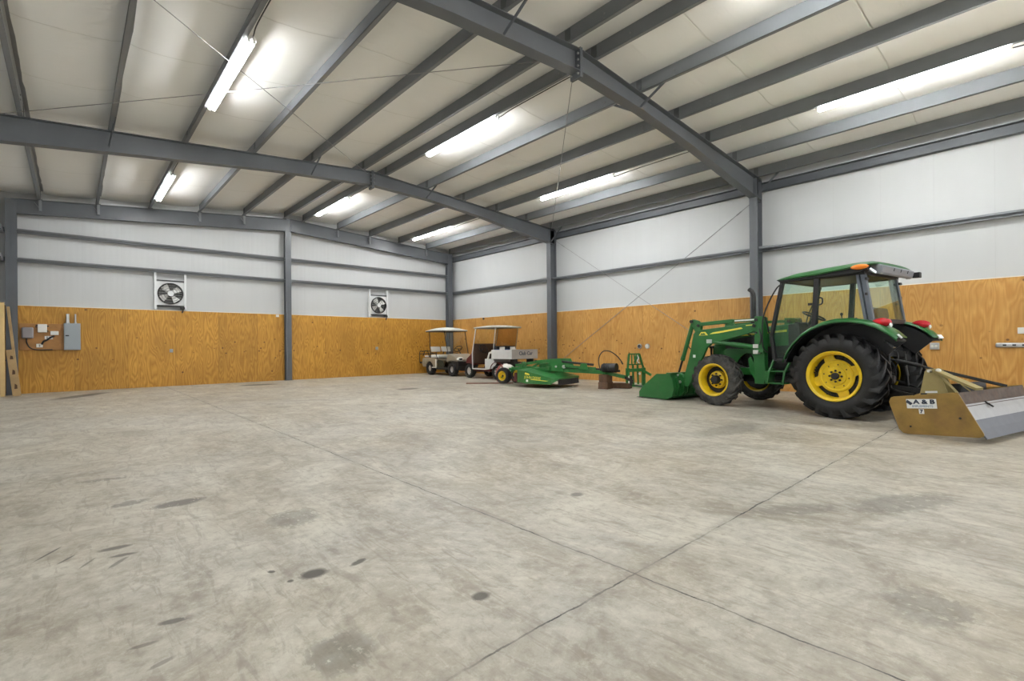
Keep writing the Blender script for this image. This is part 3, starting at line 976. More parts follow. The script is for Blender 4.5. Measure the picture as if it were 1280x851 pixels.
# hood, sloping to the nose
def hood():
    st = [(.95, 1.585, .335, 1.18), (1.30, 1.565, .335, 1.16), (1.75, 1.51, .33, 1.14), (2.15, 1.43, .315, 1.10), (2.45, 1.33, .29, 1.02), (2.60, 1.22, .25, .98)]
    vs, fs = [], []
    m = 13
    for x, zt, hw, zb in st:
        for k in range(m):
            a = PI * k / (m - 1)
            cx, sz = math.cos(a), math.sin(a)
            y = hw * (abs(cx) ** .45) * (1 if cx > 0 else -1) if abs(cx) > 1e-6 else 0
            z = zb + (zt - zb) * (sz ** .45 if sz > 1e-6 else 0)
            vs.append((x, y, z))
    for i in range(len(st) - 1):
        for k in range(m - 1):
            fs.append((i * m + k, i * m + k + 1, (i + 1) * m + k + 1, (i + 1) * m + k))
    fs.append(tuple(range(m)))
    fs.append(tuple(range(len(st) * m - 1, (len(st) - 1) * m - 1, -1)))
    mb = MB().add(vs, fs)
    h = mb.build('hood', GREEN, tr, smooth=50)
    g = MB()
    for s in (1, -1):
        g.prism([(2.25, 1.08), (2.25, 1.26), (1.92, 1.33), (1.46, 1.38), (1.44, 1.22), (1.65, 1.16)], s * .325, s * .342, 'y')
        for k in range(9):
            x = 1.55 + k * .075
            g.box(x, x + .012, s * .34 - .004, s * .34 + .008, 1.20, 1.31)
    g.box(2.58, 2.63, -.20, .20, .80, 1.16)
    g.build('side_screen', BLACK, h, smooth=0)
    st2 = MB()
    for s in (1, -1):
        st2.prism([(1.02, 1.43), (1.02, 1.47), (2.35, 1.36), (2.40, 1.335)], s * .325, s * .345, 'y')
    st2.build('side_stripe', YEL_DECAL, h, smooth=0, split=True)
    lp = MB()
    for s in (1, -1):
        lp.box(2.60, 2.635, s * .13 - .07, s * .13 + .07, 1.02, 1.14)
    lp.build('headlight', CLEARLENS, h, bevel=.01, split=True)
    cowl = MB().prism([(.72, 1.08), (.98, 1.08), (.98, 1.56), (.80, 1.58)], -.36, .36, 'y')
    cowl.build('cowl', BLACK, tr, bevel=.01)
hood()
# nose weight bracket and front grille guard of the loader frame
fg = MB()
fg.box(2.58, 2.64, -.32, .32, .70, .80)
for yy in (-.28, -.1, .1, .28):
    fg.box(2.60, 2.63, yy - .02, yy + .02, .72, 1.16)
fg.box(2.59, 2.64, -.32, .32, 1.12, 1.17)
fg.build('grille_guard', BLACK_M, tr, smooth=0, bevel=.004)

# exhaust on the far side of the hood
ex = MB()
ex.tube([(2.04, -.30, 1.30), (2.04, -.33, 1.75), (2.04, -.35, 2.20), (2.05, -.35, 2.26), (2.08, -.35, 2.315), (2.14, -.35, 2.365)], [.05, .05, .043, .043, .043, .043], 16)
ex.build('exhaust_pipe', BLACK_M, tr)

# ------------------------------------------------------------------ cab
HY = .68
def pil(mb, p, q, w=.06, d=.07):
    mb.bar(p, q, w, d, up=(0, 1, 0))
cf = MB()
for s in (1, -1):
    y = s * HY
    pil(cf, (1.06, y * .95, .90), (1.12, y * .98, 1.35))
    pil(cf, (1.12, y * .98, 1.35), (.90, y, 2.34))              # A pillar leans back to the roof
    pil(cf, (.38, y, 1.50), (.33, y, 2.34), .075, .08)           # B pillar
    cf.bar((.92, y, 2.325), (-.36, y * .96, 2.325), .06, .06)
    cf.bar((1.06, y * .95, .92), (.72, y * .97, .92), .05, .05)
    cf.bar((.38, y * .97, 1.50), (-.44, y * .93, 1.55), .05, .05)
    arcp = [(.74, .92), (.70, 1.05), (.62, 1.22), (.50, 1.38), (.38, 1.50)]
    for a, b in zip(arcp[:-1], arcp[1:]):
        cf.bar((a[0], y * .97, a[1]), (b[0], y * .97, b[1]), .05, .05, up=(0, 1, 0))
cf.bar((1.07, -.64, .93), (1.07, .64, .93), .06, .06)
cf.bar((.90, -.66, 2.32), (.90, .66, 2.32), .06, .06)
cf.bar((-.44, -.62, 1.56), (-.44, .62, 1.56), .06, .08)
cf.bar((-.33, -.62, 2.32), (-.33, .62, 2.32), .06, .06)
cf.box(.60, 1.06, -.60, .60, .86, .92)
cf.box(-.42, .62, -.50, .50, .98, 1.06)
cab = cf.build('cab_frame', BLACK, tr, bevel=.008)

for s in (1, -1):
    y = s * HY
    cp = MB()
    for (dx, dy, w_) in ((0, 0, .07), (.07, s * .012, .045)):
        cp.bar((-.44 + dx, y * .92 + dy, 1.53), (-.32 + dx, y * .92 + dy, 2.33), w_, .075, up=(0, 1, 0))
    cp.build('rear_pillar', mat('blue_grey_pillar', (.10, .118, .145), .4), cab, smooth=0, bevel=.008)
def pane(name, pts, parent, m=GLASS):
    a, b, c = Vector(pts[0]), Vector(pts[1]), Vector(pts[2])
    n = (b - a).cross(c - a).normalized() * .003
    k = len(pts)
    vs = [Vector(p) - n for p in pts] + [Vector(p) + n for p in pts]
    fs = [tuple(range(k)), tuple(range(2 * k - 1, k - 1, -1))] + [(i, (i + 1) % k, k + (i + 1) % k, k + i) for i in range(k)]
    return MB().add(vs, fs).build(name, m, parent, smooth=0)
for s in (1, -1):
    y = s * HY
    pane('door_glass', [(1.05, y * .96, .95), (.74, y * .96, .95), (.70, y * .96, 1.05), (.62, y * .965, 1.22), (.50, y * .97, 1.38), (.39, y * .98, 1.50), (.36, y, 2.30), (.91, y, 2.30), (1.11, y * .98, 1.35)], cab)
    pane('side_window', [(.36, y * .99, 1.52), (-.43, y * .93, 1.56), (-.33, y * .93, 2.30), (.31, y * .99, 2.30)], cab)
pane('windscreen', [(1.07, -.62, .96), (1.07, .62, .96), (1.13, .64, 1.35), (.91, .65, 2.30), (.91, -.65, 2.30), (1.13, -.64, 1.35)], cab)
pane('rear_window', [(-.45, -.59, 1.60), (-.45, .59, 1.60), (-.34, .59, 2.30), (-.34, -.59, 2.30)], cab)
# chrome door edge, grab rail, hinges, handle
hd = MB()
hd.box(.40, .47, HY, HY + .03, 1.86, 1.90)
hd.tube(catmull([(.30, .69, 1.98), (.24, .72, 1.96), (.24, .72, 1.88), (.30, .69, 1.86)], 5), .012, 8)
for z in (2.22, 1.98):
    hd.box(-.40, -.37, .62, .70, z - .02, z + .02)
    hd.box(-.40, -.37, -.70, -.62, z - .02, z + .02)
hd.build('door_handle', BLACK, cab, split=True)

# roof: green shell over a dark headliner
def roofshell():
    st = [(1.03, 2.375, 2.355, .62), (.97, 2.435, 2.345, .73), (.75, 2.49, 2.345, .78), (.30, 2.525, 2.36, .79), (-.15, 2.545, 2.40, .79), (-.38, 2.53, 2.43, .77), (-.52, 2.48, 2.44, .72)]
    vs, fs = [], []
    m = 17
    for x, zt, zb, hw in st:
        for k in range(m):
            u = -1 + 2 * k / (m - 1)
            vs.append((x, u * hw, zb + (zt - zb) * (1 - abs(u) ** 3.2 * .92)))
        for k in range(m):
            u = 1 - 2 * k / (m - 1)
            vs.append((x, u * (hw - .01), zb - .004))
    w = 2 * m
    for i in range(len(st) - 1):
        for k in range(w):
            fs.append((i * w + k, i * w + (k + 1) % w, (i + 1) * w + (k + 1) % w, (i + 1) * w + k))
    fs += [tuple(range(w)), tuple(range(len(st) * w - 1, (len(st) - 1) * w - 1, -1))]
    return MB().add(vs, fs).build('cab_roof', GREEN, tr, smooth=50)
rf = roofshell()
ul = MB().prism([(1.00, 2.355), (.93, 2.30), (.2, 2.305), (-.30, 2.315), (-.42, 2.36), (-.44, 2.43), (-.15, 2.41), (.35, 2.375), (.8, 2.35)], -.735, .735, 'y')
ul.build('headliner', BLACK, rf, bevel=.015)
vz = MB()
vz.prism([(-.42, 2.44), (-.54, 2.435), (-.595, 2.40), (-.57, 2.30), (-.53, 2.28), (-.38, 2.33)], -.64, .62, 'y')
vz.build('rear_visor', GREY_PL, rf, bevel=.012)
vs_ = MB()
for y in (.20, -.08, -.36):
    vs_.bar((-.596, y, 2.395), (-.583, y, 2.345), .014, .012)
vs_.box(-.66, -.55, -.74, -.645, 2.30, 2.39)
vs_.build('work_lamp', BLACK, rf, bevel=.006, split=True)
am = MB()
for s in (1, -1):
    am.ball((-.33, s * .775, 2.405), .125, .035, .042, 20, 10)
am.build('amber_turn_lamp', AMBER, rf, split=True)
sl = MB()
for s in (1, -1):
    sl.bar((-.44, s * .72, 2.37), (-.50, s * .66, 2.30), .05, .03)
sl.build('lamp_bracket', CHROME, rf, split=True)

# mirror / wiper arm in front of the A pillar
ma = MB()
ma.tube(catmull([(.90, .72, 2.27), (.96, .78, 2.20), (1.10, .80, 1.95), (1.20, .80, 1.68), (1.23, .78, 1.40), (1.24, .74, 1.15), (1.20, .66, 1.05)], 5), .013, 8)
ma.tube(catmull([(.90, -.72, 2.27), (.96, -.78, 2.20), (1.10, -.80, 1.95), (1.20, -.80, 1.68), (1.23, -.78, 1.40), (1.24, -.74, 1.15), (1.20, -.66, 1.05)], 5), .013, 8)
ma.build('grab_rail', BLACK, tr, split=True)

# inside: seat, console, steering wheel
se = MB()
se.prism([(-.26, 1.16), (.20, 1.16), (.24, 1.22), (.22, 1.30), (-.20, 1.30), (-.28, 1.24)], -.23, .23, 'y')
se.prism([(-.30, 1.26), (-.16, 1.28), (-.20, 1.70), (-.26, 1.80), (-.36, 1.78), (-.38, 1.66)], -.22, .22, 'y')
se.box(-.20, .16, -.18, .18, 1.04, 1.18)
for s in (.27, -.27):
    se.box(-.15, .18, s - .035, s + .035, 1.44, 1.49)
    se.bar((-.24, s, 1.30), (-.20, s, 1.46), .04, .04)
se.build('driver_seat', SEATGREY, tr, bevel=.03, seg=3)
cs = MB()
cs.prism([(.80, .92), (1.02, .92), (1.02, 1.50), (.93, 1.62), (.80, 1.55)], -.22, .22, 'y')
cs.build('dash_console', BLACK, tr, bevel=.03)
sw = MB()
ax = Vector((-.45, 0, .9)).normalized()
sw.cyl((.86, 0, 1.45), (.70, 0, 1.70), .028, n=12)
d_, s_, u_ = frame_of(ax)
sw.tube([Vector((.70, 0, 1.71)) + (s_ * math.cos(2 * PI * k / 24) + u_ * math.sin(2 * PI * k / 24)) * .19 for k in range(25)], .014, 8)
for k in range(3):
    a = 2 * PI * k / 3 + .5
    sw.bar(Vector((.70, 0, 1.71)), Vector((.70, 0, 1.71)) + (s_ * math.cos(a) + u_ * math.sin(a)) * .19, .03, .012)
sw.build('steering_wheel', BLACK, tr)
lv = MB()
for (x, y, z0, x2, z2) in ((.35, -.42, 1.2, .42, 1.72), (.15, -.45, 1.3, .20, 1.62), (.55, .36, 1.0, .50, 1.55)):
    lv.cyl((x, y, z0), (x2, y, z2), .010, n=8)
    lv.ball((x2, y, z2 + .02), .025, .025, .03, 10, 6)
lv.box(-.2, .5, -.56, -.34, 1.06, 1.42)
lv.build('control_levers', BLACK, tr, bevel=.01)

# ------------------------------------------------------------------ fenders
FARC = [(.76, .94), (.70, 1.09), (.60, 1.24), (.46, 1.38), (.32, 1.475), (.14, 1.555), (-.05, 1.595), (-.25, 1.595), (-.46, 1.555), (-.62, 1.49), (-.76, 1.395), (-.865, 1.29)]
def fender(s):
    top = [(p[0], p[1]) for p in FARC]
    mb = MB()
    n = len(top)
    vs, fs = [], []
    # cross-section across y: crown, rolled outer lip
    ys = [(.56, 0.0), (.80, .012), (.93, .008), (.985, -.015), (1.0, -.055)]
    for (x, z) in top:
        for (y, dz) in ys:
            k = 1.0
            if x < -.7:
                k = 1 - (-.7 - x) * .5
            vs.append((x, s * (.56 + (y - .56) * k), z + dz))
    m = len(ys)
    for i in range(n - 1):
        for j in range(m - 1):
            fs.append((i * m + j, i * m + j + 1, (i + 1) * m + j + 1, (i + 1) * m + j))
    mb.add(vs, fs)
    f = mb.build('fender', GREEN, tr, smooth=50)
    so = f.modifiers.new('thick', 'SOLIDIFY')
    so.thickness = .014
    so.offset = -1
    lin = MB()
    inner = [(x * .985, z - .05) for x, z in FARC]
    poly = inner + [(-.62, 1.02), (-.3, 1.30), (0, 1.34), (.25, 1.28), (.45, 1.12), (.58, .95)]
    lin.prism(poly, s * .555, s * .575, 'y')
    lin.strip(inner, (s * .56, s * .93), .012)
    lin.build('liner', BLACK, f, smooth=40)
    tl = MB()
    tl.ball((-.625, s * .80, 1.520), .13, .085, .070, 18, 10)
    tl.build('tail_lamp', REDLENS, f)
    tip = MB()
    tip.bar((-.84, s * .86, 1.335), (-.885, s * .84, 1.275), .09, .03)
    tip.build('tip_lamp', CLEARLENS, f, bevel=.008)
    tlc = MB().ball((-.745, s * .815, 1.475), .018, .045, .035, 10, 6)
    tlc.build('clear_lamp', CLEARLENS, f)
for s in (1, -1):
    fender(s)

# step on the near side, and its twin
for s in (1, -1):
    st = MB()
    st.box(.84, 1.13, s * .62 - .11, s * .62 + .11, .700, .722)
    st.box(.86, 1.16, s * .66 - .11, s * .66 + .11, .485, .507)
    st.bar((.85, s * .74, .72), (.88, s * .77, .48), .025, .035)
    st.bar((1.13, s * .74, .72), (1.16, s * .77, .48), .025, .035)
    st.bar((.80, s * .60, .95), (.85, s * .73, .71), .04, .03)
    st.bar((1.10, s * .60, .95), (1.13, s * .73, .71), .04, .03)
    st.prism([(1.12, .70), (1.16, .50), (1.20, .50), (1.20, .72)], s * .52, s * .76, 'y')
    st.build('cab_step', GREEN, tr, smooth=0, bevel=.004)
fp = MB().box(.75, 1.08, -.5, .5, .78, .88)
fp.prism([(.78, .62), (.62, .80), (.70, .92), (.84, .70)], .45, .55, 'y').prism([(.78, .62), (.62, .80), (.70, .92), (.84, .70)], -.55, -.45, 'y')
fp.build('cab_floor', BLACK, tr)

# ------------------------------------------------------------------ loader
def loader_side(s):
    y0, y1 = s * .50, s * .58
    # mast and its big green side plate
    mt = MB()
    mt.prism([(1.49, 1.73), (1.30, 1.72), (1.29, 1.40), (1.27, .60), (1.30, .46), (1.48, .46), (1.62, .66), (1.66, .92), (1.60, .96), (1.52, .80), (1.50, 1.05)], y0, y0 + s * .022, 'y')
    mt.prism([(1.43, 1.73), (1.26, 1.72), (1.27, 1.05), (1.44, 1.05)], s * .66, s * .682, 'y')
    mt.prism([(1.50, 1.08), (1.29, 1.08), (1.27, .60), (1.30, .46), (1.48, .46)], s * .59, s * .612, 'y')
    mt.box(1.28, 1.305, min(y0, s * .68), max(y0, s * .68), 1.05, 1.70)
    mt.box(1.28, 2.45, min(s * .25, s * .33), max(s * .25, s * .33), .60, .74)
    mt.box(1.30, 1.46, min(s * .22, s * .52), max(s * .22, s * .52), .50, .72)
    m = mt.build('loader_mast', GREEN, tr, smooth=0, bevel=.005)
    # side frame with the arched opening
    ar = MB()
    pts_out = [(1.50, .62), (1.50, 1.10), (2.20, 1.12), (2.38, 1.02), (2.40, .86)]
    inner = [(2.02, .80), (1.92, .94), (1.80, 1.03), (1.69, 1.02), (1.62, .90), (1.60, .62)]
    ar.prism(pts_out + inner, s * .345, s * .365, 'y')
    ar.build('side_frame', GREEN, tr, smooth=0)
    gl_ = MB()
    for z in (1.06, 1.17):
        gl_.box(1.36, 1.46, s * .65 - .05, s * .65 + .05, z - .04, z + .035)
    gl_.build('valve_coupler', BRIGHT_STEEL, m, bevel=.008, split=True)
    bl = MB()
    for (x, z, r) in ((1.40, 1.66, .032), (1.44, 1.55, .032), (1.40, 1.42, .02)):
        bl.cyl((x, s * .48, z), (x, s * .70, z), r, n=14)
    bl.build('mast_pin', BLACK_M, m, split=True)
    # arm: boom and knee
    a = MB()
    poly = [(1.42, 1.60), (1.72, 1.585), (2.10, 1.555), (2.50, 1.52), (2.66, 1.51), (2.74, 1.48), (2.79, 1.42), (2.85, 1.15), (2.91, .90), (3.00, .62), (3.08, .46), (3.07, .37), (3.00, .31), (2.92, .31), (2.85, .44), (2.78, .60), (2.68, .77), (2.57, .95), (2.47, 1.14), (2.38, 1.21), (2.27, 1.24), (1.93, 1.325), (1.62, 1.40), (1.37, 1.47), (1.36, 1.56)]
    a.prism(poly, s * .585, s * .65, 'y')
    arm = a.build('loader_arm', GREEN, tr, smooth=0, bevel=.008)
    dc = MB()
    dc.prism([(2.40, 1.415), (2.33, 1.45), (1.72, 1.53), (1.68, 1.505), (2.2, 1.43)], s * .6505, s * .653, 'y')
    dc.prism([(1.62, 1.555), (1.45, 1.565), (1.45, 1.578), (1.62, 1.572)], s * .6505, s * .653, 'y')
    dc.prism([(2.655, 1.395), (2.60, 1.465), (2.50, 1.465), (2.44, 1.395)], s * .6505, s * .653, 'y')
    dc.build('arm_decal', YEL_DECAL, arm, smooth=0)
    dk = MB()
    dk.prism([(2.62, 1.402), (2.585, 1.445), (2.555, 1.425), (2.535, 1.447), (2.51, 1.425), (2.485, 1.402)], s * .653, s * .6545, 'y')
    dk.build('arm_emblem', GREEN, arm, smooth=0)
    wl = MB().box(2.74, 2.80, s * .6505 - .002, s * .6505 + .002, .93, .99)
    wl.build('warning_label', LABELWHITE, arm, smooth=0)
    # levelling link above the boom
    lk = MB()
    lk.bar((1.40, s * .62, 1.665), (1.95, s * .62, 1.665), .05, .055)
    lk.bar((1.90, s * .62, 1.665), (2.66, s * .62, 1.625), .06, .075)
    lk.build('levelling_link', GREEN, tr, bevel=.006)
    lb = MB().bar((1.45, s * .655, 1.668), (1.85, s * .655, 1.664), .004, .022)
    lb.build('link_label', LABELWHITE, tr, smooth=0)
    kn = MB()
    for yy in (.585, .645):
        kn.prism([(2.62, 1.50), (2.60, 1.62), (2.68, 1.70), (2.80, 1.74), (2.86, 1.70), (2.82, 1.60), (2.74, 1.47)], s * yy - .012, s * yy + .012, 'y')
    kn.build('knee_plate', GREEN, arm, smooth=0, bevel=.004, split=True)
    kp = MB().cyl((2.82, s * .54, 1.69), (2.82, s * .69, 1.69), .035, n=14).cyl((2.66, s * .55, 1.60), (2.66, s * .68, 1.60), .03, n=14)
    kp.build('knee_pin', BLACK_M, arm, split=True)
    # tilt cylinder in front of the knee
    tc = MB().cyl((2.82, s * .62, 1.66), (3.07, s * .62, .92), .044, n=16)
    tc.cyl((3.063, s * .62, .94), (3.09, s * .62, .87), .050, n=16)
    tcy = tc.build('tilt_cylinder', GREEN, tr)
    MB().cyl((3.08, s * .62, .90), (3.19, s * .62, .58), .022, n=12).build('rod', BLACK_M, tcy)
    # lift cylinder under the boom
    lc = MB().cyl((2.42, s * .615, 1.27), (1.95, s * .615, 1.205), .04, n=16)
    lc.cyl((1.95, s * .615, 1.207), (1.42, s * .615, 1.14), .05, n=16)
    lcy = lc.build('lift_cylinder', GREEN, tr)
    MB().box(2.35, 2.47, s * .615 - .05, s * .615 + .05, 1.23, 1.31).build('cylinder_clevis', GALV, lcy, bevel=.006)
    # bucket links
    bk = MB()
    bk.prism([(3.24, .55), (3.17, .60), (3.08, .56), (3.02, .40), (3.05, .32), (3.12, .30)], s * .60, s * .66, 'y')
    bk.prism([(2.98, .50), (3.05, .58), (3.20, .28), (3.16, .16), (3.08, .14)], s * .55, s * .58, 'y')
    bk.build('bucket_link', GREEN, tr, smooth=0, bevel=.005, split=True)
    MB().cyl((3.11, s * .52, .40), (3.11, s * .70, .40), .03, n=12).cyl((3.17, s * .55, .55), (3.17, s * .69, .55), .028, n=12).build('bucket_pin', BRIGHT_STEEL, tr, split=True)
for s in (1, -1):
    loader_side(s)
MB().cyl((2.70, -.60, 1.32), (2.70, .60, 1.32), .06, n=20).build('torque_tube', GREEN, tr)
hs = MB()
for s in (1, -1):
    hs.tube(catmull([(1.42, s * .56, 1.20), (1.60, s * .53, 1.38), (2.0, s * .55, 1.46), (2.5, s * .56, 1.42), (2.72, s * .54, 1.25), (2.80, s * .54, 1.05), (2.98, s * .54, 1.15), (2.96, s * .60, 1.28)], 6), .012, 8)
    hs.tube(catmull([(1.40, s * .63, 1.10), (1.30, s * .70, 1.30), (1.36, s * .66, 1.55), (1.25, s * .66, 1.70), (1.20, s * .60, 1.4)], 6), .014, 8)
hs.build('loader_hose', BLACK, tr, split=True)

# bucket
bu = MB()
HYB = .90
sec = [(3.20, .58), (3.13, .45), (3.10, .25), (3.16, .10), (3.28, .03), (3.60, .022), (4.04, .022)]
bu.strip(sec, (-HYB, HYB), .014)
for s in (1, -1):
    bu.prism([(3.20, .58), (3.56, .565), (3.95, .27), (4.06, .14), (4.06, .02), (3.28, .02), (3.15, .09), (3.10, .25), (3.13, .45)], s * HYB - .008, s * HYB + .008, 'y')
bu.box(3.16, 3.30, -HYB, HYB, .565, .60)
for k in range(9):
    y = -.8 + k * .2
    bu.prism([(3.09, .50), (3.05, .30), (3.10, .12), (3.14, .12), (3.11, .30), (3.14, .50)], y - .008, y + .008, 'y')
for yy in (-.66, -.54, .54, .66):
    bu.prism([(3.16, .58), (3.02, .50), (3.02, .20), (3.12, .08), (3.18, .10)], yy - .012, yy + .012, 'y')
bk = bu.build('bucket', GREEN, tr, smooth=0, bevel=.003)
ce = MB().prism([(3.98, .006), (4.14, .006), (4.14, .012), (3.98, .030)], -HYB - .01, HYB + .01, 'y')
ce.build('cutting_edge', CUT_EDGE, bk, smooth=0)

# ------------------------------------------------------------------ three point hitch
hi = MB()
for s in (1, -1):
    hi.bar((-.20, s * .30, .50), (-.90, s * .42, .40), .03, .07)
    hi.bar((-.22, s * .24, 1.10), (-.55, s * .33, 1.02), .04, .09)          # lift arm
    hi.cyl((-.55, s * .33, 1.02), (-.58, s * .36, .50), .018, n=10)
    hi.cyl((-.55, s * .33, .82), (-.57, s * .35, .66), .030, n=10)
    hi.bar((-.30, s * .45, .62), (-.78, s * .40, .43), .012, .03)
hi.box(-.40, -.20, -.20, .20, .72, 1.20)
hi.cyl((-.30, -.26, 1.10), (-.30, .26, 1.10), .05, n=14)
hi.cyl((-.42, 0, .62), (-.52, 0, .62), .06, n=16)
hi.box(-.60, -.30, -.05, .05, .32, .38)
hi.build('hitch_arms', BLACK_M, tr, bevel=.004)
tl = MB().cyl((-.36, .04, .97), (-.62, .04, .91), .020, n=10).cyl((-.55, .04, .925), (-.88, .04, .845), .030, n=12).cyl((-.85, .04, .85), (-1.02, .04, .80), .018, n=10)
tl.build('top_link', BLACK_M, tr)
hh = MB()
hh.tube(catmull([(-.36, .22, 1.05), (-.50, .20, .95), (-.42, .15, .80), (-.55, .10, .70)], 6), .012, 8)
hh.tube(catmull([(-.36, -.12, 1.15), (-.52, -.10, 1.05), (-.50, -.14, .85), (-.42, -.18, .70)], 6), .012, 8)
hh.build('rear_hose', BLACK, tr, split=True)
rb = MB()
rb.bar((-.60, .60, 1.24), (-.74, .66, 1.14), .05, .025)
rb.build('licence_bracket', CHROME, tr)
rs = MB()
for k in range(4):
    rs.cyl((-.37, .13 - k * .05, .96 + .03 * (k % 2)), (-.42, .13 - k * .05, .96 + .03 * (k % 2)), .018, n=10)
rs.build('remote_coupler', BRIGHT_STEEL, tr, split=True)

# ------------------------------------------------------------------ box blade behind the tractor
BA = 0.24
bx, by = 8.16, 1.27
lx, ly = -math.cos(BA), math.sin(BA)
bb = thing('box_blade', 'mustard-painted box blade hitched behind the tractor, A & B label on its end plate', 'box blade',
           (bx - lx * 1.03, by - ly * 1.03, .012), PI / 2 - BA, None, math.radians(5.5))
plate = [(.0, .0), (.045, .012), (.085, .06), (.155, .36), (.165, .42), (.14, .475), (.10, .49), (-.575, .535), (-.77, .04), (-.765, .008), (-.72, -.008)]
for s in (1, -1):
    p = MB().prism(plate, s * 1.03 - .009, s * 1.03 + .009, 'y').build('end_plate', BOXTAN, bb, smooth=0, bevel=.004)
    MB().cyl((-.57, s * 1.035, .22), (-.57, s * 1.045, .22), .014, n=12).cyl((-.05, s * 1.035, .10), (-.05, s * 1.045, .10), .012, n=12).build('plate_bolt', BLACK_M, p, split=True)
    if s == 1:
        st = MB().box(-.355, -.035, 1.0395, 1.0415, .335, .455).build('label_plate', LABELWHITE, p, smooth=0)
        lettering('label_text', 'A & B', .075, LABELTEXT, st, (-.225, 1.043, .418), (PI / 2, 0, PI), sx=1.25, bold=.003)
        lettering('label_small_text', 'IMPLEMENTS', .036, mat('label_blue_ink', (.12, .2, .34), .5), st, (-.205, 1.043, .362), (PI / 2, 0, PI), sx=1.1)
        MB().prism([(-.045, .45), (-.105, .40), (-.075, .375), (-.055, .395), (-.03, .41)], 1.0415, 1.0425, 'y').build('label_bird', LABELTEXT, st, smooth=0)
        MB().box(-.215, -.160, 1.0395, 1.041, .265, .325).build('number_plate', LABELWHITE, p, smooth=0)
        lettering('number', '7', .06, LABELTEXT, p, (-.187, 1.043, .295), (PI / 2, 0, PI), bold=.003)
bm = MB()
bm.strip([(-.575, .53), (-.60, .40), (-.64, .36)], (-1.02, 1.02), .012)
bm.build('upper_blade', BLADE_RUST, bb, smooth=0)
MB().strip([(-.625, .385), (-.665, .30), (-.70, .20)], (-1.02, 1.02), .014).build('moldboard', BLADE_WORN, bb, smooth=0)
MB().strip([(-.695, .205), (-.735, .09), (-.79, -.02)], (-1.045, 1.02), .014).build('rear_edge', CUT_EDGE, bb, smooth=0)
MB().bar((-.62, .44, .39), (-.69, .41, .32), .02, .02).build('slot', BLACK_M, bb, smooth=0)
MB().box(-.585, -.545, -1.02, 1.02, .47, .525).build('top_rail', BLADE_RUST, bb, smooth=0)
MB().box(-.20, -.10, -1.0, -.12, .42, .60).build('scarifier_shade_bar', BLACK_M, bb, smooth=0, bevel=.006)  # scarifier bar made black and tall to imitate the box's dark interior
MB().box(-.02, .06, -1.02, 1.02, .40, .47).build('crossbar', BOXTAN, bb, smooth=0, bevel=.005, split=True)
sh = MB()
for k in range(5):
    y = -.8 + k * .4
    sh.box(-.01, .05, y - .012, y + .012, .06, .50)
sh.build('ripper_shank', BLACK_M, bb, smooth=0, split=True)
fa = MB()
for yy in (.09, -.09):
    fa.prism([(-.14, .46), (.20, .44), (.10, .80), (.06, .83), (-.02, .83), (-.06, .80)], yy - .008, yy + .008, 'y')
fa.build('mast_plate', BOXTAN_L, bb, smooth=0, bevel=.004, split=True)
MB().bar((.12, .10, .50), (-.02, .10, .50), .004, .028).build('mast_label', LABELWHITE, bb, smooth=0)
MB().cyl((.03, -.16, .80), (.03, .16, .80), .02, n=12).ball((-.07, .12, .80), .035, .03, .03, 12, 8).build('top_pin', BRIGHT_STEEL, bb)
br = MB()
for s in (1, -1):
    if s > 0:
        br.bar((-.03, .08, .80), (-.58, .42, .545), .095, .03, up=(0, 0, 1))
    else:
        MB().bar((-.03, -.08, .79), (-.57, -.42, .55), .20, .03, up=(0, 0, 1)).build('shadow_black_brace', BLACK_M, bb, smooth=0)  # far brace blackened and widened to imitate the shadow it lies in
    br.bar((-.05, s * .10, .77), (-.30, s * .22, .46), .04, .012, up=(0, 0, 1))
br.build('brace_strap', BOXTAN_L, bb, smooth=0, split=True)
lp = MB()
for s in (1, -1):
    for e in (-.03, .03):
        lp.prism([(.05, .38), (.18, .36), (.20, .44), (.05, .50)], s * .42 + e - .006, s * .42 + e + .006, 'y')
    lp.cyl((.15, s * .42 - .07, .40), (.15, s * .42 + .07, .40), .018, n=10)
lp.build('hitch_lug', BOXTAN, bb, smooth=0, split=True)
# ------------------------------------------------------------------ rotary mower
MA = math.atan2(.20, -.98)
mw = thing('rotary_mower', 'green pull-behind rotary mower with wide flat deck and yellow rear wheel', 'mower', (10.56, 10.25, 0), PI / 2 - MA)
dk = MB()
# deck: octagonal skirt with sloping top panels up to a flat centre
base = [(.92, -.70), (.78, -.86), (-.12, -.86), (-.60, -.55), (-.60, .45), (-.12, .62), (.78, .62), (.92, .50)]
top = [(.58, -.40), (.50, -.48), (-.06, -.55), (-.40, -.35), (-.40, .30), (-.06, .42), (.50, .38), (.58, .30)]
n = len(base)
def skirt_top(x):                                   # the skirt is tall at the back and low at the front
    return .30 + max(0.0, min(1.0, (.78 - x) / 0.90)) * .19
vs = [(x, y, .25 if x > .9 else .13) for x, y in base] + [(x, y, skirt_top(x)) for x, y in base] + [(x, y, .40 if x > 0 else .54) for x, y in top]
fs = [(i, (i + 1) % n, n + (i + 1) % n, n + i) for i in range(n)] + [(n + i, n + (i + 1) % n, 2 * n + (i + 1) % n, 2 * n + i) for i in range(n)] + [tuple(range(2 * n, 3 * n))]
dk.add(vs, fs)
dk.add([(x * .97, y * .97, .27) for x, y in base], [tuple(range(n))])
for (a, b) in ((1, 2), (5, 6)):
    dk.bar((base[a][0], base[a][1], .14), (base[b][0], base[b][1], .14), .03, .04)
deck = dk.build('deck', GREEN_D, mw, smooth=0, bevel=.006)
lettering('deck_lettering', 'JOHN DEERE', .11, YEL_DECAL, deck, (.16, -.862, .29), (PI / 2, .06, 0), sx=.9)
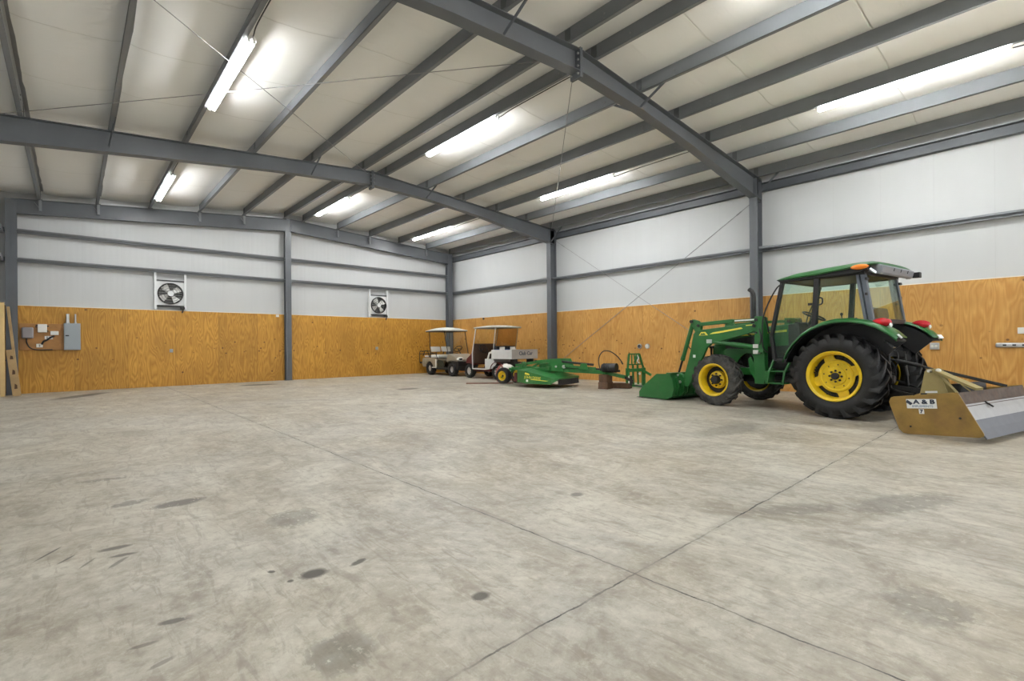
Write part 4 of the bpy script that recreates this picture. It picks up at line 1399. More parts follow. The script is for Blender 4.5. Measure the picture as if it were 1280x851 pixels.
MB().prism([(-.11, .385), (.06, .36), (.05, .40), (.0, .42), (-.09, .435)], -.866, -.861, 'y').build('deck_emblem', YEL_DECAL, deck, smooth=0)
MB().box(-.06, .01, -.866, -.861, .17, .235).build('deck_reflector', LABELWHITE, deck, smooth=0, split=True)
MB().prism([(.10, .235), (.60, .205), (.70, .22), (.10, .252)], -.8625, -.861, 'y').build('deck_stripe', YEL_DECAL, deck, smooth=0)
ch_ = MB()
for k in range(26):
    y = -.68 + k * .046
    ch_.tube([(.905, y, .27), (.915, y, .09)], .014, 5)
for k in range(12):
    x = -.74 + k * .03
    ch_.tube([(-.60, -.5 + k * .08, .2), (-.61, -.5 + k * .08, .09)], .012, 5)
ch_.build('chain_guard', BLACK_M, mw)
bl_ = MB().cyl((0, 0, .15), (0, 0, .22), .30, n=24).bar((-.62, -.1, .16), (.62, .1, .16), .09, .015).build('blade_carrier', mat('rusty_blade_pan', (.12, .06, .04), .7), mw)
fr = MB()
for s in (1, -1):
    fr.bar((-.95, s * .34, .52), (.80, s * .26, .50), .05, .09)
    fr.prism([(.30, .46), (.86, .46), (.86, .60), (.76, .82), (.44, .82), (.30, .60)], s * .30 - .012, s * .30 + .012, 'y')
    fr.bar((-.30, s * .30, .52), (-.05, s * .12, .70), .03, .06)
fr.box(-.98, -.88, -.46, .46, .46, .54)
fr.box(.35, .45, -.46, .46, .50, .60)
fr.bar((.72, -.20, .79), (-.10, -.20, .72), .06, .10)
fr.bar((-.10, -.20, .72), (-.90, -.20, .60), .05, .08)
fr.bar((-.66, -.34, .48), (-.50, -.34, .70), .06, .10)
fr.bar((-.50, -.34, .70), (-.40, -.34, .64), .05, .08)
fr.build('lift_frame', GREEN_D, mw, smooth=0, bevel=.005)
gx = MB().cyl((-.02, 0, .47), (-.02, 0, .66), .14, .11, n=20).box(-.12, .20, -.09, .09, .52, .68).cyl((.18, 0, .60), (.34, 0, .60), .045, n=14)
gx.build('gearbox', GREEN_D, mw, bevel=.01)
MB().cyl((.30, 0, .60), (2.45, -.02, .50), .035, n=12).build('drive_shaft', BLACK_M, mw)
ps = MB().cyl((1.98, -.08, .58), (2.40, -.10, .60), .115, n=20)
for k in range(6):
    ps.cyl((2.02 + k * .068, -.085, .585), (2.04 + k * .068, -.085, .586), .128, n=20)
ps.build('shaft_shield', BLACK, mw)
tg = MB()
for s in (1, -1):
    tg.bar((.80, s * .26, .50), (2.05, s * .10, .46), .045, .11)
tg.bar((1.95, 0, .46), (2.60, 0, .34), .10, .09)
tg.box(.95, 1.03, -.28, .28, .44, .52)
tg.prism([(1.32, .52), (1.62, .52), (1.58, .70), (1.40, .70)], -.28, -.255, 'y')
tg.bar((.86, -.30, .62), (1.80, -.15, .56), .05, .07)
tg.build('drawbar', GREEN_D, mw, smooth=0, bevel=.006)
cy = MB().cyl((.75, -.20, .74), (1.75, -.20, .665), .033, n=14)
cyl_ = cy.build('hydraulic_cylinder', BLACK_M, mw)
MB().cyl((.86, -.31, .60), (.90, -.33, .60), .05, n=14).cyl((.62, -.315, .60), (.62, -.335, .60), .03, n=12).build('pivot_bolt', BRIGHT_STEEL, mw, split=True)
hp = MB().bar((2.55, 0, .34), (2.82, 0, .24), .06, .06).cyl((2.76, 0, .12), (2.76, 0, .38), .035, n=10).bar((2.55, .09, .36), (2.78, .09, .18), .02, .04)
hp.build('hitch_clevis', BLACK_M, mw)
hz = MB().tube(catmull([(1.95, -.16, .50), (1.90, -.18, .74), (1.94, -.19, .92), (2.06, -.20, 1.04), (2.24, -.20, 1.04), (2.42, -.20, .94), (2.54, -.20, .82), (2.60, -.20, .73)], 6), .014, 8)
hz.cyl((2.58, -.20, .76), (2.62, -.20, .69), .02, n=8)
hz.build('hydraulic_hose', BLACK, mw)
for yy in (-.40, .40):
    c = (-1.22, yy, .285)
    t = MB()
    tyre(t, c, .285, .22, .145, 1, 0)
    w = t.build('tail_tire', RUBBER, mw, smooth=40)
    r = MB().lathe([(.15, -.08), (.15, -.095), (.13, -.085), (.115, -.02), (.06, -.045), (.0, -.045), (.0, .03), (.06, .03), (.13, .07), (.15, .095), (.15, .08)], c, (0, 1, 0), 28)
    r.build('rim', YELLOW, w, smooth=40)
    MB().cyl((c[0], yy - .06, .285), (c[0], yy + .06, .285), .035, n=12).build('hub', BLACK_M, w)
    MB().bar((-1.22, yy + (.13 if yy < 0 else -.13), .245), (-.90, yy + (.13 if yy < 0 else -.13), .50), .04, .06).cyl((-1.22, yy - .13, .245), (-1.22, yy + .13, .245), .018, n=8).build('wheel_fork', GREEN_D, mw, smooth=0)
sg = MB().prism([(-.74, .14), (-.62, .14), (-.62, .40), (-.70, .40)], -.56, .35, 'y')
sg.build('rear_deflector', mat('worn_dark_red', (.10, .02, .02), .6, 0, .3, 9), mw, smooth=0)

# blocks carrying the drawbar
def Mw(x, y, z=0):
    return Matrix.Rotation(PI / 2 - MA, 4, 'Z') @ Vector((x, y, z)) + Vector((10.56, 10.25, 0))
def block(p, rot, sx, sy, sz, label, z=0.0):
    o = MB().box(-sx / 2, sx / 2, -sy / 2, sy / 2, 0, sz).build('wood_block', WOODDARK, bevel=.006)
    q = Mw(*p)
    o.location = (q.x, q.y, z)
    o.rotation_euler = (0, 0, PI / 2 - MA + rot)
    return tag(o, label, 'wood block', 'wooden blocks under the mower tongue')
block((2.02, .0), .05, .28, .40, .19, 'lower dark wooden block under the mower drawbar')
block((2.02, .0), -.04, .24, .34, .205, 'upper dark wooden block touching the mower drawbar', .19)
block((2.34, .38), .12, .50, .22, .15, 'low dark wooden beam lying beside the stacked blocks near the hitch')

# ------------------------------------------------------------------ green slatted attachment frame by the loader bucket
rk = thing('attachment_frame', 'upright green steel attachment frame with slatted top, behind the loader bucket', 'attachment frame', (11.72, 7.80, 0), math.radians(-12))
f = MB()
for s in (-1, 1):
    f.bar((s * .30, 0, .03), (s * .30, 0, .56), .075, .09, up=(0, 1, 0))
    f.bar((s * .30, .0, .54), (s * .20, .06, .95), .035, .05, up=(0, 1, 0))
f.bar((-.33, 0, .50), (.33, 0, .50), .07, .09)
f.bar((-.30, .02, .66), (.30, .02, .66), .03, .03)
f.bar((-.20, .06, .95), (.20, .06, .95), .035, .035)
f.box(-.36, -.24, -.05, .45, 0, .06)
f.box(.24, .36, -.05, .45, 0, .06)
f.build('frame', GREEN_D, rk, smooth=0, bevel=.004)
sl = MB()
for k in range(5):
    a = -.20 + k * .10
    sl.bar((a * 1.25, .02, .66), (a * .85, .06, .95), .030, .016, up=(0, 1, 0))
sl.build('slat', GREEN_D, rk, smooth=0, split=True)
pn = MB()
for z in (.18, .32, .09):
    pn.cyl((-.30, -.045, z), (-.30, -.075, z), .035, n=12)
pn.cyl((.10, -.03, .40), (.10, -.06, .40), .035, n=12)
pn.build('pin', BRIGHT_STEEL, rk, split=True)
st = MB()
for s in (-.08, .10):
    st.bar((s, .01, .10), (s, .03, .66), .04, .04, up=(0, 1, 0))
st.bar((.26, -.02, .48), (.34, -.25, .36), .06, .06)
st.bar((-.05, -.02, .70), (.02, -.02, .92), .05, .05, up=(0, 1, 0))
st.build('stay', GREEN_D, rk, smooth=0, split=True)
ch2 = MB().tube(catmull([(.02, -.03, .92), (.06, -.05, .84), (.02, -.05, .76), (.08, -.05, .70)], 5), .02, 8)
ch2.build('chain', GALV, rk)
tn = MB().bar((.30, -.05, .05), (.55, -.45, .03), .05, .03).bar((-.05, -.02, .08), (.25, -.35, .03), .05, .03)
tn.build('ground_skid', CUT_EDGE, rk, smooth=0, split=True)

# ------------------------------------------------------------------ golf cart in the corner
def small_wheel(parent, c, s, R=.225, W=.18, rr=.125, rubber=RUBBER, rimm=ALLOY, spokes=0):
    t = MB()
    tyre(t, c, R, W, rr, s, 14, .012, 36)
    w = t.build('tire', rubber, parent, smooth=40)
    r = MB().lathe([(rr + .006, s * W * .40), (rr, s * W * .30), (rr - .02, s * W * .12), (rr * .55, s * W * .22), (.03, s * W * .30), (0, s * W * .30)], c, (0, 1, 0), 28)
    r.lathe([(rr, -s * W * .3), (rr - .02, 0), (rr - .02, s * W * .12)], c, (0, 1, 0), 28)
    r.build('rim', rimm, w, smooth=40)
    if spokes:
        b = MB()
        for k in range(spokes):
            a = 2 * PI * k / spokes
            b.cyl((c[0] + math.cos(a) * rr * .62, c[1] + s * W * .14, c[2] + math.sin(a) * rr * .62), (c[0] + math.cos(a) * rr * .62, c[1] + s * W * .24, c[2] + math.sin(a) * rr * .62), rr * .16, n=10)
        b.build('rim_slots', BLACK_M, w)
GA = math.atan2(-.02, -1.0)
gc = thing('golf_cart', 'champagne golf cart with cream seats and white roof in the far corner', 'golf cart', (11.86, 17.75, 0), PI / 2 - GA)
for x in (0, 1.66):
    for s in (1, -1):
        small_wheel(gc, (x, s * .46, .28), s, .28, .23, .14)
cb = MB()
cb.box(-.45, 1.98, -.30, .30, .22, .34)
cb.box(.55, 1.35, -.56, .56, .25, .33)
cb.build('chassis', BLACK_M, gc, bevel=.01)
rbod = MB()
for s in (1, -1):
    arch = [(.30 + 0, .34)] + [(0 + .30 * math.cos(a), .28 + .30 * math.sin(a)) for a in [PI * k / 10 for k in range(1, 10)]] + [(-.30, .34)]
    rbod.prism([(.56, .30), (.56, .68), (.30, .74), (-.52, .72), (-.60, .50), (-.52, .34)] + arch[::-1], s * .54 - .02, s * .54 + .02, 'y')
rbod.box(-.55, .55, -.53, .53, .60, .70)
rbod.build('rear_body', CARTBEIGE, gc, smooth=0, bevel=.012)
sk = MB()
for s in (1, -1):
    sk.prism([(.56, .30), (.98, .28), (1.06, .36), (.96, .62), (.58, .66)], s * .50 - .015, s * .50 + .015, 'y')
sk.build('side_panel', CARTDARK, gc, smooth=0, split=True)
tr_ = MB()
for s in (1, -1):
    tr_.box(.50, .56, s * .565 - .006, s * .565 + .006, .33, .67)
    tr_.box(.20, .56, s * .565 - .006, s * .565 + .006, .31, .345)
tr_.build('side_trim', CARTSEAT, gc, smooth=0, split=True)
cw = MB()
cw.prism([(1.20, .58), (1.30, .86), (1.42, .90), (1.80, .80), (2.02, .69), (2.04, .61), (1.98, .60), (1.66, .62), (1.48, .62), (1.30, .56)], -.50, .50, 'y')
cw.build('front_cowl', CARTBEIGE, gc, smooth=30, bevel=.03, seg=3)
bmpr = MB().prism([(1.75, .26), (2.00, .28), (2.08, .42), (2.05, .60), (1.60, .62), (1.62, .40)], -.50, .50, 'y')
bmpr.build('bumper', BLACK, gc, bevel=.02)
hl = MB()
for s in (1, -1):
    hl.ball((1.99, s * .35, .695), .08, .16, .085, 18, 10)
hl.build('headlight_bezel', CARTSEAT, gc, split=True)
h2 = MB()
for s in (1, -1):
    h2.ball((2.03, s * .36, .695), .06, .10, .05, 16, 8)
h2.build('headlight', BLACK, gc, split=True)
st = MB()
st.box(.02, .60, -.50, .50, .72, .86)
fseat = st.build('seat', CARTSEAT, gc, bevel=.04, seg=3)
sb = MB()
for s in (1, -1):
    sb.prism([(.02, .98), (.10, .98), (.05, 1.20), (-.04, 1.20)], s * .26 - .225, s * .26 + .225, 'y')
sb.build('seat_back', CARTSEAT, gc, bevel=.03, seg=3, split=True)
rsb = MB().box(-.52, -.12, -.48, .48, .74, .82)
rsb.build('rear_seat', CARTSEAT, gc, bevel=.03)
fr_ = MB()
for s in (1, -1):
    fr_.tube([(.02, s * .50, .72), (-.02, s * .50, 1.2), (-.05, s * .50, 1.82)], .018, 8)
    fr_.tube([(1.36, s * .50, .88), (1.12, s * .52, 1.82)], .016, 8)
    fr_.tube([(.60, s * .52, .68), (.50, s * .54, .90), (.05, s * .54, .95)], .016, 8)
    fr_.tube([(-.10, s * .48, .75), (-.22, s * .5, 1.02), (-.45, s * .5, 1.02), (-.60, s * .5, .80)], .018, 8)
fr_.build('roof_frame', BLACK, gc)
rr_ = MB()
for s in (1, -1):
    rr_.tube(catmull([(-.62, s * .44, .52), (-.95, s * .44, .50), (-1.0, s * .44, .85), (-.92, s * .44, 1.0), (-.70, s * .44, .98)], 5), .016, 8)
rr_.tube([(-.98, -.44, .88), (-.98, .44, .88)], .016, 8)
rr_.tube([(-1.0, -.44, .52), (-1.0, .44, .52)], .016, 8)
rr_.tube([(-.92, -.44, 1.0), (-.92, .44, 1.0)], .016, 8)
rr_.build('rear_grab_bar', BLACK, gc, split=True)
MB().box(-.98, -.60, -.44, .44, .46, .50).build('rear_footrest', MAROON, gc)
def cart_roof(parent, x0, x1, hw, z, crown, m, name='roof'):
    vs, fs = [], []
    nx, ny = 10, 9
    for i in range(nx + 1):
        u = -1 + 2 * i / nx
        for j in range(ny):
            v = -1 + 2 * j / (ny - 1)
            e = (1 - abs(u) ** 3) * (1 - abs(v) ** 3 * .9)
            ox = 1 - .06 * abs(v) ** 4
            vs.append(((x0 + x1) / 2 + u * ox * (x1 - x0) / 2, v * hw * (1 - .05 * abs(u) ** 4), z + crown * e))
    for i in range(nx):
        for j in range(ny - 1):
            fs.append((i * ny + j, i * ny + j + 1, (i + 1) * ny + j + 1, (i + 1) * ny + j))
    o = MB().add(vs, fs).build(name, m, parent, smooth=60)
    so = o.modifiers.new('thick', 'SOLIDIFY')
    so.thickness = .035
    so.offset = 1
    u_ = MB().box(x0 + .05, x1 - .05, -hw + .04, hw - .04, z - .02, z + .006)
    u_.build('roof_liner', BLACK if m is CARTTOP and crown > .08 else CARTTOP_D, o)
    return o
cart_roof(gc, -.35, 1.30, .58, 1.84, .13, CARTTOP)
pane('windscreen', [(1.34, -.48, .92), (1.34, .48, .92), (1.12, .50, 1.80), (1.12, -.50, 1.80)], gc, CLEAR)
sg2 = MB()
a0 = Vector((1.22, .24, .86)); a1 = Vector((1.0, .24, 1.10))
sg2.cyl(a0, a1, .02, n=8)
d_, s_, u_ = frame_of(a1 - a0)
sg2.tube([a1 + (s_ * math.cos(2 * PI * k / 20) + u_ * math.sin(2 * PI * k / 20)) * .17 for k in range(21)], .017, 8)
sg2.bar(a1 - s_ * .17, a1 + s_ * .17, .06, .02)
sg2.build('steering_wheel', BLACK, gc)

# ------------------------------------------------------------------ utility cart with cargo bed
CA = 0.02
uc = thing('utility_cart', 'white utility cart with canopy and cargo bed, between golf cart and mower', 'utility cart', (11.72, 13.2, 0), PI / 2 - CA)
for s in (1, -1):
    small_wheel(uc, (0, s * .46, .265), s, .265, .21, .165, RUBBER, ALLOY, 6)
    small_wheel(uc, (1.66, s * .46, .265), s, .265, .21, .155, RUBBER, ALLOY, 0)
b = MB().box(-.60, 1.95, -.30, .30, .25, .36).box(.42, 1.42, -.50, .50, .30, .36)
b.build('chassis', MAROON, uc, bevel=.008)
b = MB().box(-.5, .35, -.45, .45, .40, .62).cyl((0, -.4, .24), (0, .4, .24), .05, n=10).cyl((1.66, -.4, .24), (1.66, .4, .24), .035, n=10)
b.build('underframe', BLACK_M, uc)
bd = MB()
x0, x1, hw, z0, z1 = -.92, .18, .60, .80, 1.07
bd.box(x0, x1, -hw, hw, z0 - .03, z0)
for s in (1, -1):
    bd.box(x0, x1, s * hw - .015, s * hw + .015, z0 - .05, z1)
bd.box(x1 - .03, x1, -hw, hw, z0 - .05, z1)
bed = bd.build('cargo_bed', TRUCKWHITE, uc, smooth=0, bevel=.006)
tgt = MB().box(x0 - .03, x0, -hw, hw, z0 - .05, z1 + .01).build('tailgate', TRUCKGREY, bed, smooth=0, bevel=.006)
lettering('tailgate_lettering', 'Club Car', .17, LABELTEXT, tgt, (x0 - .034, -.02, .94), (PI / 2, 0, -PI / 2), bold=.004)
lt = MB()
for s in (1, -1):
    lt.box(x0 - .05, x0, s * .50 - .045, s * .50 + .045, .62, .70)
    lt.box(x0 - .02, x0 + .3, s * .38 - .03, s * .38 + .03, .56, .76)
lt.build('bed_bracket', BLACK_M, uc, bevel=.006, split=True)
bx_ = MB()
for y in (.28, -.22):
    bx_.box(-.10, .04, y - .07, y + .07, 1.06, 1.17)
bx_.build('bed_box', OFFWHITE, bed, bevel=.01, split=True)
rp = MB()
for s in (1, -1):
    rp.prism([(.18, .40), (.62, .34), (.66, .34), (.66, .74), (.18, .74), (.10, .62), (-.02, .60)], s * .52 - .012, s * .52 + .012, 'y')
    rp.prism([(.60, .34), (1.42, .34), (1.42, .385), (.60, .385)], s * .53 - .012, s * .53 + .012, 'y')
rp.box(.18, .66, -.51, .51, .56, .74)
rp.build('seat_box', TRUCKWHITE, uc, smooth=0, bevel=.008)
fd_ = MB()
for s in (1, -1):
    pts = arc(0, .27, .36, 20, 150, 12)
    fd_.strip(pts, (s * .34, s * .56), .014)
fd_.build('rear_fender', MAROON, uc, smooth=40, split=True)
ss = MB().box(.20, .62, -.46, .46, .74, .85)
ss.build('seat', BLACK, uc, bevel=.03, seg=3)
sb2 = MB()
sb2.prism([(.10, .88), (.22, .86), (.20, 1.20), (.12, 1.22)], -.46, .46, 'y')
sb2.build('seat_back', BLUESEAT, uc, bevel=.03, seg=3)
ar_ = MB()
for s in (1, -1):
    ar_.prism([(.52, .72), (.40, .98), (.22, 1.02), (.20, .97), (.36, .92), (.44, .72)], s * .54 - .02, s * .54 + .02, 'y')
ar_.build('armrest', OFFWHITE, uc, bevel=.008, split=True)
fc = MB()
fc.prism([(1.42, .50), (1.38, .84), (1.44, .98), (1.50, .98), (1.64, .86), (1.84, .74), (1.90, .56), (1.66, .56)], -.50, .50, 'y')
fc.build('front_cowl', MAROON, uc, smooth=30, bevel=.02)
fw_ = MB()
for s in (1, -1):
    fw_.tube([(1.40, s * .54, .36), (1.42, s * .54, .95), (1.18, s * .54, 1.90)], .020, 8)
fw_.build('front_post', TRUCKWHITE, uc, split=True)
rpst = MB()
for s in (1, -1):
    rpst.tube([(.20, s * .53, .74), (.14, s * .53, 1.2), (.02, s * .53, 1.90)], .018, 8)
rpst.build('rear_post', GALV, uc, split=True)
cart_roof(uc, -.14, 1.30, .62, 1.87, .06, CARTTOP)
pane('rear_screen', [(.10, -.50, 1.10), (.10, .50, 1.10), (-.02, .52, 1.88), (-.02, -.52, 1.88)], uc, TINT)
pane('windscreen', [(1.41, -.52, 1.05), (1.41, .52, 1.05), (1.22, .52, 1.86), (1.22, -.52, 1.86)], uc, CLEAR)
dsh = MB().box(1.34, 1.42, -.52, .52, .55, 1.30)
dsh.build('dash_panel', mat('brown_dash', (.075, .045, .032), .6), uc, bevel=.01)
sw2 = MB()
a0 = Vector((1.36, .22, 1.0)); a1 = Vector((1.14, .22, 1.10))
sw2.cyl(a0, a1, .02, n=8)
d_, s_, u_ = frame_of(a1 - a0)
sw2.tube([a1 + (s_ * math.cos(2 * PI * k / 20) + u_ * math.sin(2 * PI * k / 20)) * .17 for k in range(21)], .016, 8)
sw2.build('steering_wheel', BLACK, uc)

# ------------------------------------------------------------------ small machine on a faded red tube frame
tk = thing('spray_tank_cart', 'white tank on curved faded red tubes, half hidden behind the mower wheel', 'tank cart', (10.74, 12.13, 0), math.radians(-48))
t = MB().ball((0, 0, .45), .25, .20, .15, 24, 14).cyl((-.05, 0, .55), (-.05, 0, .62), .07, n=16)
t.build('tank', OFFWHITE, tk)
t = MB()
for yy in (-.17, .17):
    t.tube(catmull([(-.30, yy, .06), (-.33, yy, .30), (-.28, yy, .48), (-.18, yy, .56), (-.12, yy, .46), (-.10, yy, .22), (-.08, yy, .10)], 5), .024, 10)
    t.tube(catmull([(.28, yy, .10), (.27, yy, .36), (.32, yy, .52), (.42, yy, .60), (.54, yy, .60)], 5), .026, 10)
    t.tube([(-.30, yy, .07), (.30, yy, .10)], .022, 8)
t.tube([(.54, -.17, .60), (.54, .17, .60)], .024, 8)
t.tube([(-.30, -.17, .06), (-.30, .17, .06)], .024, 8)
t.build('tube_frame', PINKRED, tk)
MB().box(-.20, .22, -.15, .15, .12, .30).build('pump', BLACK_M, tk, bevel=.02)
for s in (1, -1):
    small_wheel(tk, (.30, s * .26, .12), s, .12, .07, .07)
# plank flat on the floor by the mower wheel
p = MB().box(-.75, .75, -.05, .05, 0, .04).build('floor_plank', mat('reddish_plank', (.22, .12, .085), .7, 0, .2, 6), bevel=.004)
p.location = (9.92, 12.05, 0.0)
p.rotation_euler = (0, 0, math.radians(-40))
tag(p, 'thin reddish plank lying on the floor by the mower wheel', 'plank')

# ------------------------------------------------------------------ boards leaning in the left corner
def board(a, b, w, th, label, m, face=(1, 0, 0), name='leaning_board', ends=None):
    o = MB().bar(a, b, w, th, up=face).build(name, m, bevel=.003, smooth=0)
    return tag(o, label, 'board', 'boards leaning by the corner column')
board((-1.335, 18.35, .0), (-1.345, 18.40, 2.46), .12, .09, 'tall pale pine board, outermost of the boards by the corner column', WOODPALE)
board((-1.05, 18.55, .0), (-1.26, 18.80, 2.38), .06, .04, 'narrow tall board leaning against the grey corner column', WOODGREY, (0, -1, 0))
bo = board((-1.07, 18.28, .0), (-1.20, 18.40, 1.22), .16, .035, 'short wide board with dark stamps leaning in front of the corner column', WOODGREY, (0, -1, 0))
for k, (zz, h) in enumerate(((.22, .11), (.62, .08), (1.02, .05))):
    f = zz / 1.27
    cx, cy = -1.07 - .13 * f, 18.28 + .12 * f - .0205
    s = MB().add([(cx - .03, cy, zz - h), (cx + .035, cy, zz - h), (cx + .025, cy + .002, zz + h * .6), (cx - .02, cy + .002, zz + h)], [(0, 1, 2, 3)])
    s.build('stamp_mark', mat('stamp_ink_%d' % k, (.10, .055, .03), .8), bo, smooth=0)

# ------------------------------------------------------------------ electrical gear on the back wall
Y = YB
def wallbox(name, x0, x1, z0, z1, d, m, label, cat, y=None, group=None, bevel=.006):
    y = Y if y is None else y
    o = MB().box(x0, x1, y - d, y, z0, z1).build(name, m, bevel=bevel)
    return tag(o, label, cat, group)
wallbox('backing_board', -1.07, -.12, 1.20, 1.95, .018, BACKING, 'darker brown board on the plywood behind the electrical boxes', 'board')
yb = Y - .018
o = wallbox('mounted_control_box', -1.02, -.78, 1.53, 1.84, .12, BOXGREY, 'rounded grey plastic box with a black cable, nearest the corner column', 'electrical box', yb, bevel=.035)
MB().tube(catmull([(-.92, yb - .05, 1.53), (-.92, yb - .05, 1.42), (-.86, yb - .05, 1.28), (-.76, yb - .03, 1.22), (-.60, yb - .02, 1.21), (-.40, yb - .02, 1.215)], 6), .014, 8).build('cable', BLACK, o)
o = wallbox('white_box', -.70, -.51, 1.70, 1.93, .09, OFFWHITE, 'larger white box at the top of the electrical board', 'electrical box', yb, bevel=.008)
m_ = MB()
for (x, z) in ((-.72, 1.90), (-.73, 1.86), (-.49, 1.88), (-.50, 1.74)):
    m_.cyl((x - .02, yb - .04, z), (x + .02, yb - .04, z), .018, n=10)
m_.build('conduit_fitting', BLACK, o, split=True)
wallbox('white_junction_box', -.44, -.27, 1.63, 1.74, .06, OFFWHITE, 'flat white box between the large white box and the breaker panel', 'electrical box', yb)
for (x0, x1, z0, z1, lb) in ((-.56, -.39, 1.51, 1.60, 'white double socket in the middle of the electrical board, black plug in it'), (-.73, -.60, 1.28, 1.38, 'small white socket near the bottom of the electrical board')):
    o = wallbox('wall_socket', x0, x1, z0, z1, .03, OFFWHITE, lb, 'socket', yb, 'sockets on the electrical board', .004)
    h = MB()
    for fx in ((.3, .7) if x1 - x0 > .15 else (.5,)):
        cx = x0 + (x1 - x0) * fx
        for dz in (-.018, .018):
            h.box(cx - .014, cx + .014, yb - .0315, yb - .029, (z0 + z1) / 2 + dz - .011, (z0 + z1) / 2 + dz + .011)
    h.build('socket_face', SEATGREY, o, smooth=0, split=True)
o = MB().tube(catmull([(-.36, yb - .05, 1.60), (-.40, yb - .06, 1.58), (-.44, yb - .06, 1.56), (-.52, yb - .05, 1.48), (-.58, yb - .04, 1.45), (-.62, yb - .03, 1.36)], 6), .022, 8).build('power_lead', BLACK)
tag(o, 'short black lead hanging between the white sockets on the electrical board', 'cord')
o = thing('mounted_breaker_panel', 'tall grey breaker panel with a black latch, beside the electrical board', 'electrical panel', (.02, Y, 1.20))
b = MB().box(-.18, .18, -.13, -.018, 0, .77).build('cabinet', PANELGREY, o, bevel=.006)
d = MB().box(-.165, .165, -.142, -.13, .02, .75).build('door', PANELGREY, o, bevel=.004)
MB().box(-.145, -.07, -.150, -.142, .395, .43).build('latch', BLACK, d, bevel=.003)
MB().box(-.14, .14, -.145, -.142, .05, .72).build('door_panel', PANELGREY, d, bevel=.001)
c = MB()
for x in (-.11, -.08, .07):
    c.cyl((x, -.07, .77), (x, -.05, 1.04), .020, n=12)
    c.cyl((x, -.07, .77), (x, -.07, .80), .030, n=12)
c.build('conduit', GALV, o, split=True)
wallbox('wall_socket', 2.35, 2.44, 1.09, 1.20, .035, PANELGREY, 'grey socket box alone on the plywood below the fan nearer the breaker panel', 'socket', None, 'socket boxes on the fan wall')
wallbox('wall_socket', 9.51, 9.62, 1.09, 1.21, .035, PANELGREY, 'grey socket box alone on the plywood below the fan nearer the golf cart', 'socket', None, 'socket boxes on the fan wall')
wallbox('motion_detector', 5.58, 5.68, 2.34, 2.42, .05, OFFWHITE, 'small white sensor at the plywood top beside the slim middle column', 'sensor')
# right wall
def wallbox_r(name, y0, y1, z0, z1, d, m, label, cat, group=None, bevel=.005):
    o = MB().box(XW - d, XW, y0, y1, z0, z1).build(name, m, bevel=bevel)
    return tag(o, label, cat, group)
o = wallbox_r('wall_socket', 1.55, 1.70, 1.06, 1.20, .04, GALV, 'grey socket box on the plywood behind the tractor tail lamp', 'socket')
MB().cyl((XW - .04, 1.60, 1.13), (XW - .048, 1.60, 1.13), .025, n=12).cyl((XW - .04, 1.66, 1.13), (XW - .048, 1.66, 1.13), .025, n=12).build('socket_face', OFFWHITE, o, split=True)
o = MB().box(XW - .05, XW, .10, .72, 1.10, 1.19).build('power_strip', GALV, bevel=.03, seg=3)
tag(o, 'long grey power strip on the plywood behind the box blade', 'power strip')
m_ = MB()
for k in range(4):
    m_.box(XW - .056, XW - .048, .18 + k * .13, .23 + k * .13, 1.13, 1.16)
m_.build('strip_socket', BLACK, o, smooth=0, split=True)
wallbox_r('switch_plate', .33, .42, 1.36, 1.48, .02, OFFWHITE, 'small white switch plate just above the long grey power strip', 'switch')
for yy, lb in ((8.75, 'dark faced round socket box, nearer the mower, of the pair above the green frame'), (8.47, 'pale faced round socket box, nearer the tractor, of the pair above the green frame')):
    o = MB().cyl((XW - .05, yy, 1.16), (XW, yy, 1.16), .075, n=20).build('wall_socket', GALV, bevel=.006)
    tag(o, lb, 'socket', 'paired socket boxes')
    MB().cyl((XW - .054, yy, 1.16), (XW - .049, yy, 1.16), .055, n=20).build('socket_face', SEATGREY if yy > 8.6 else OFFWHITE, o, split=True)
wallbox_r('motion_detector', 16.6, 16.68, 2.36, 2.44, .04, BLACK, 'tiny black sensor at the plywood top near the far corner', 'sensor')

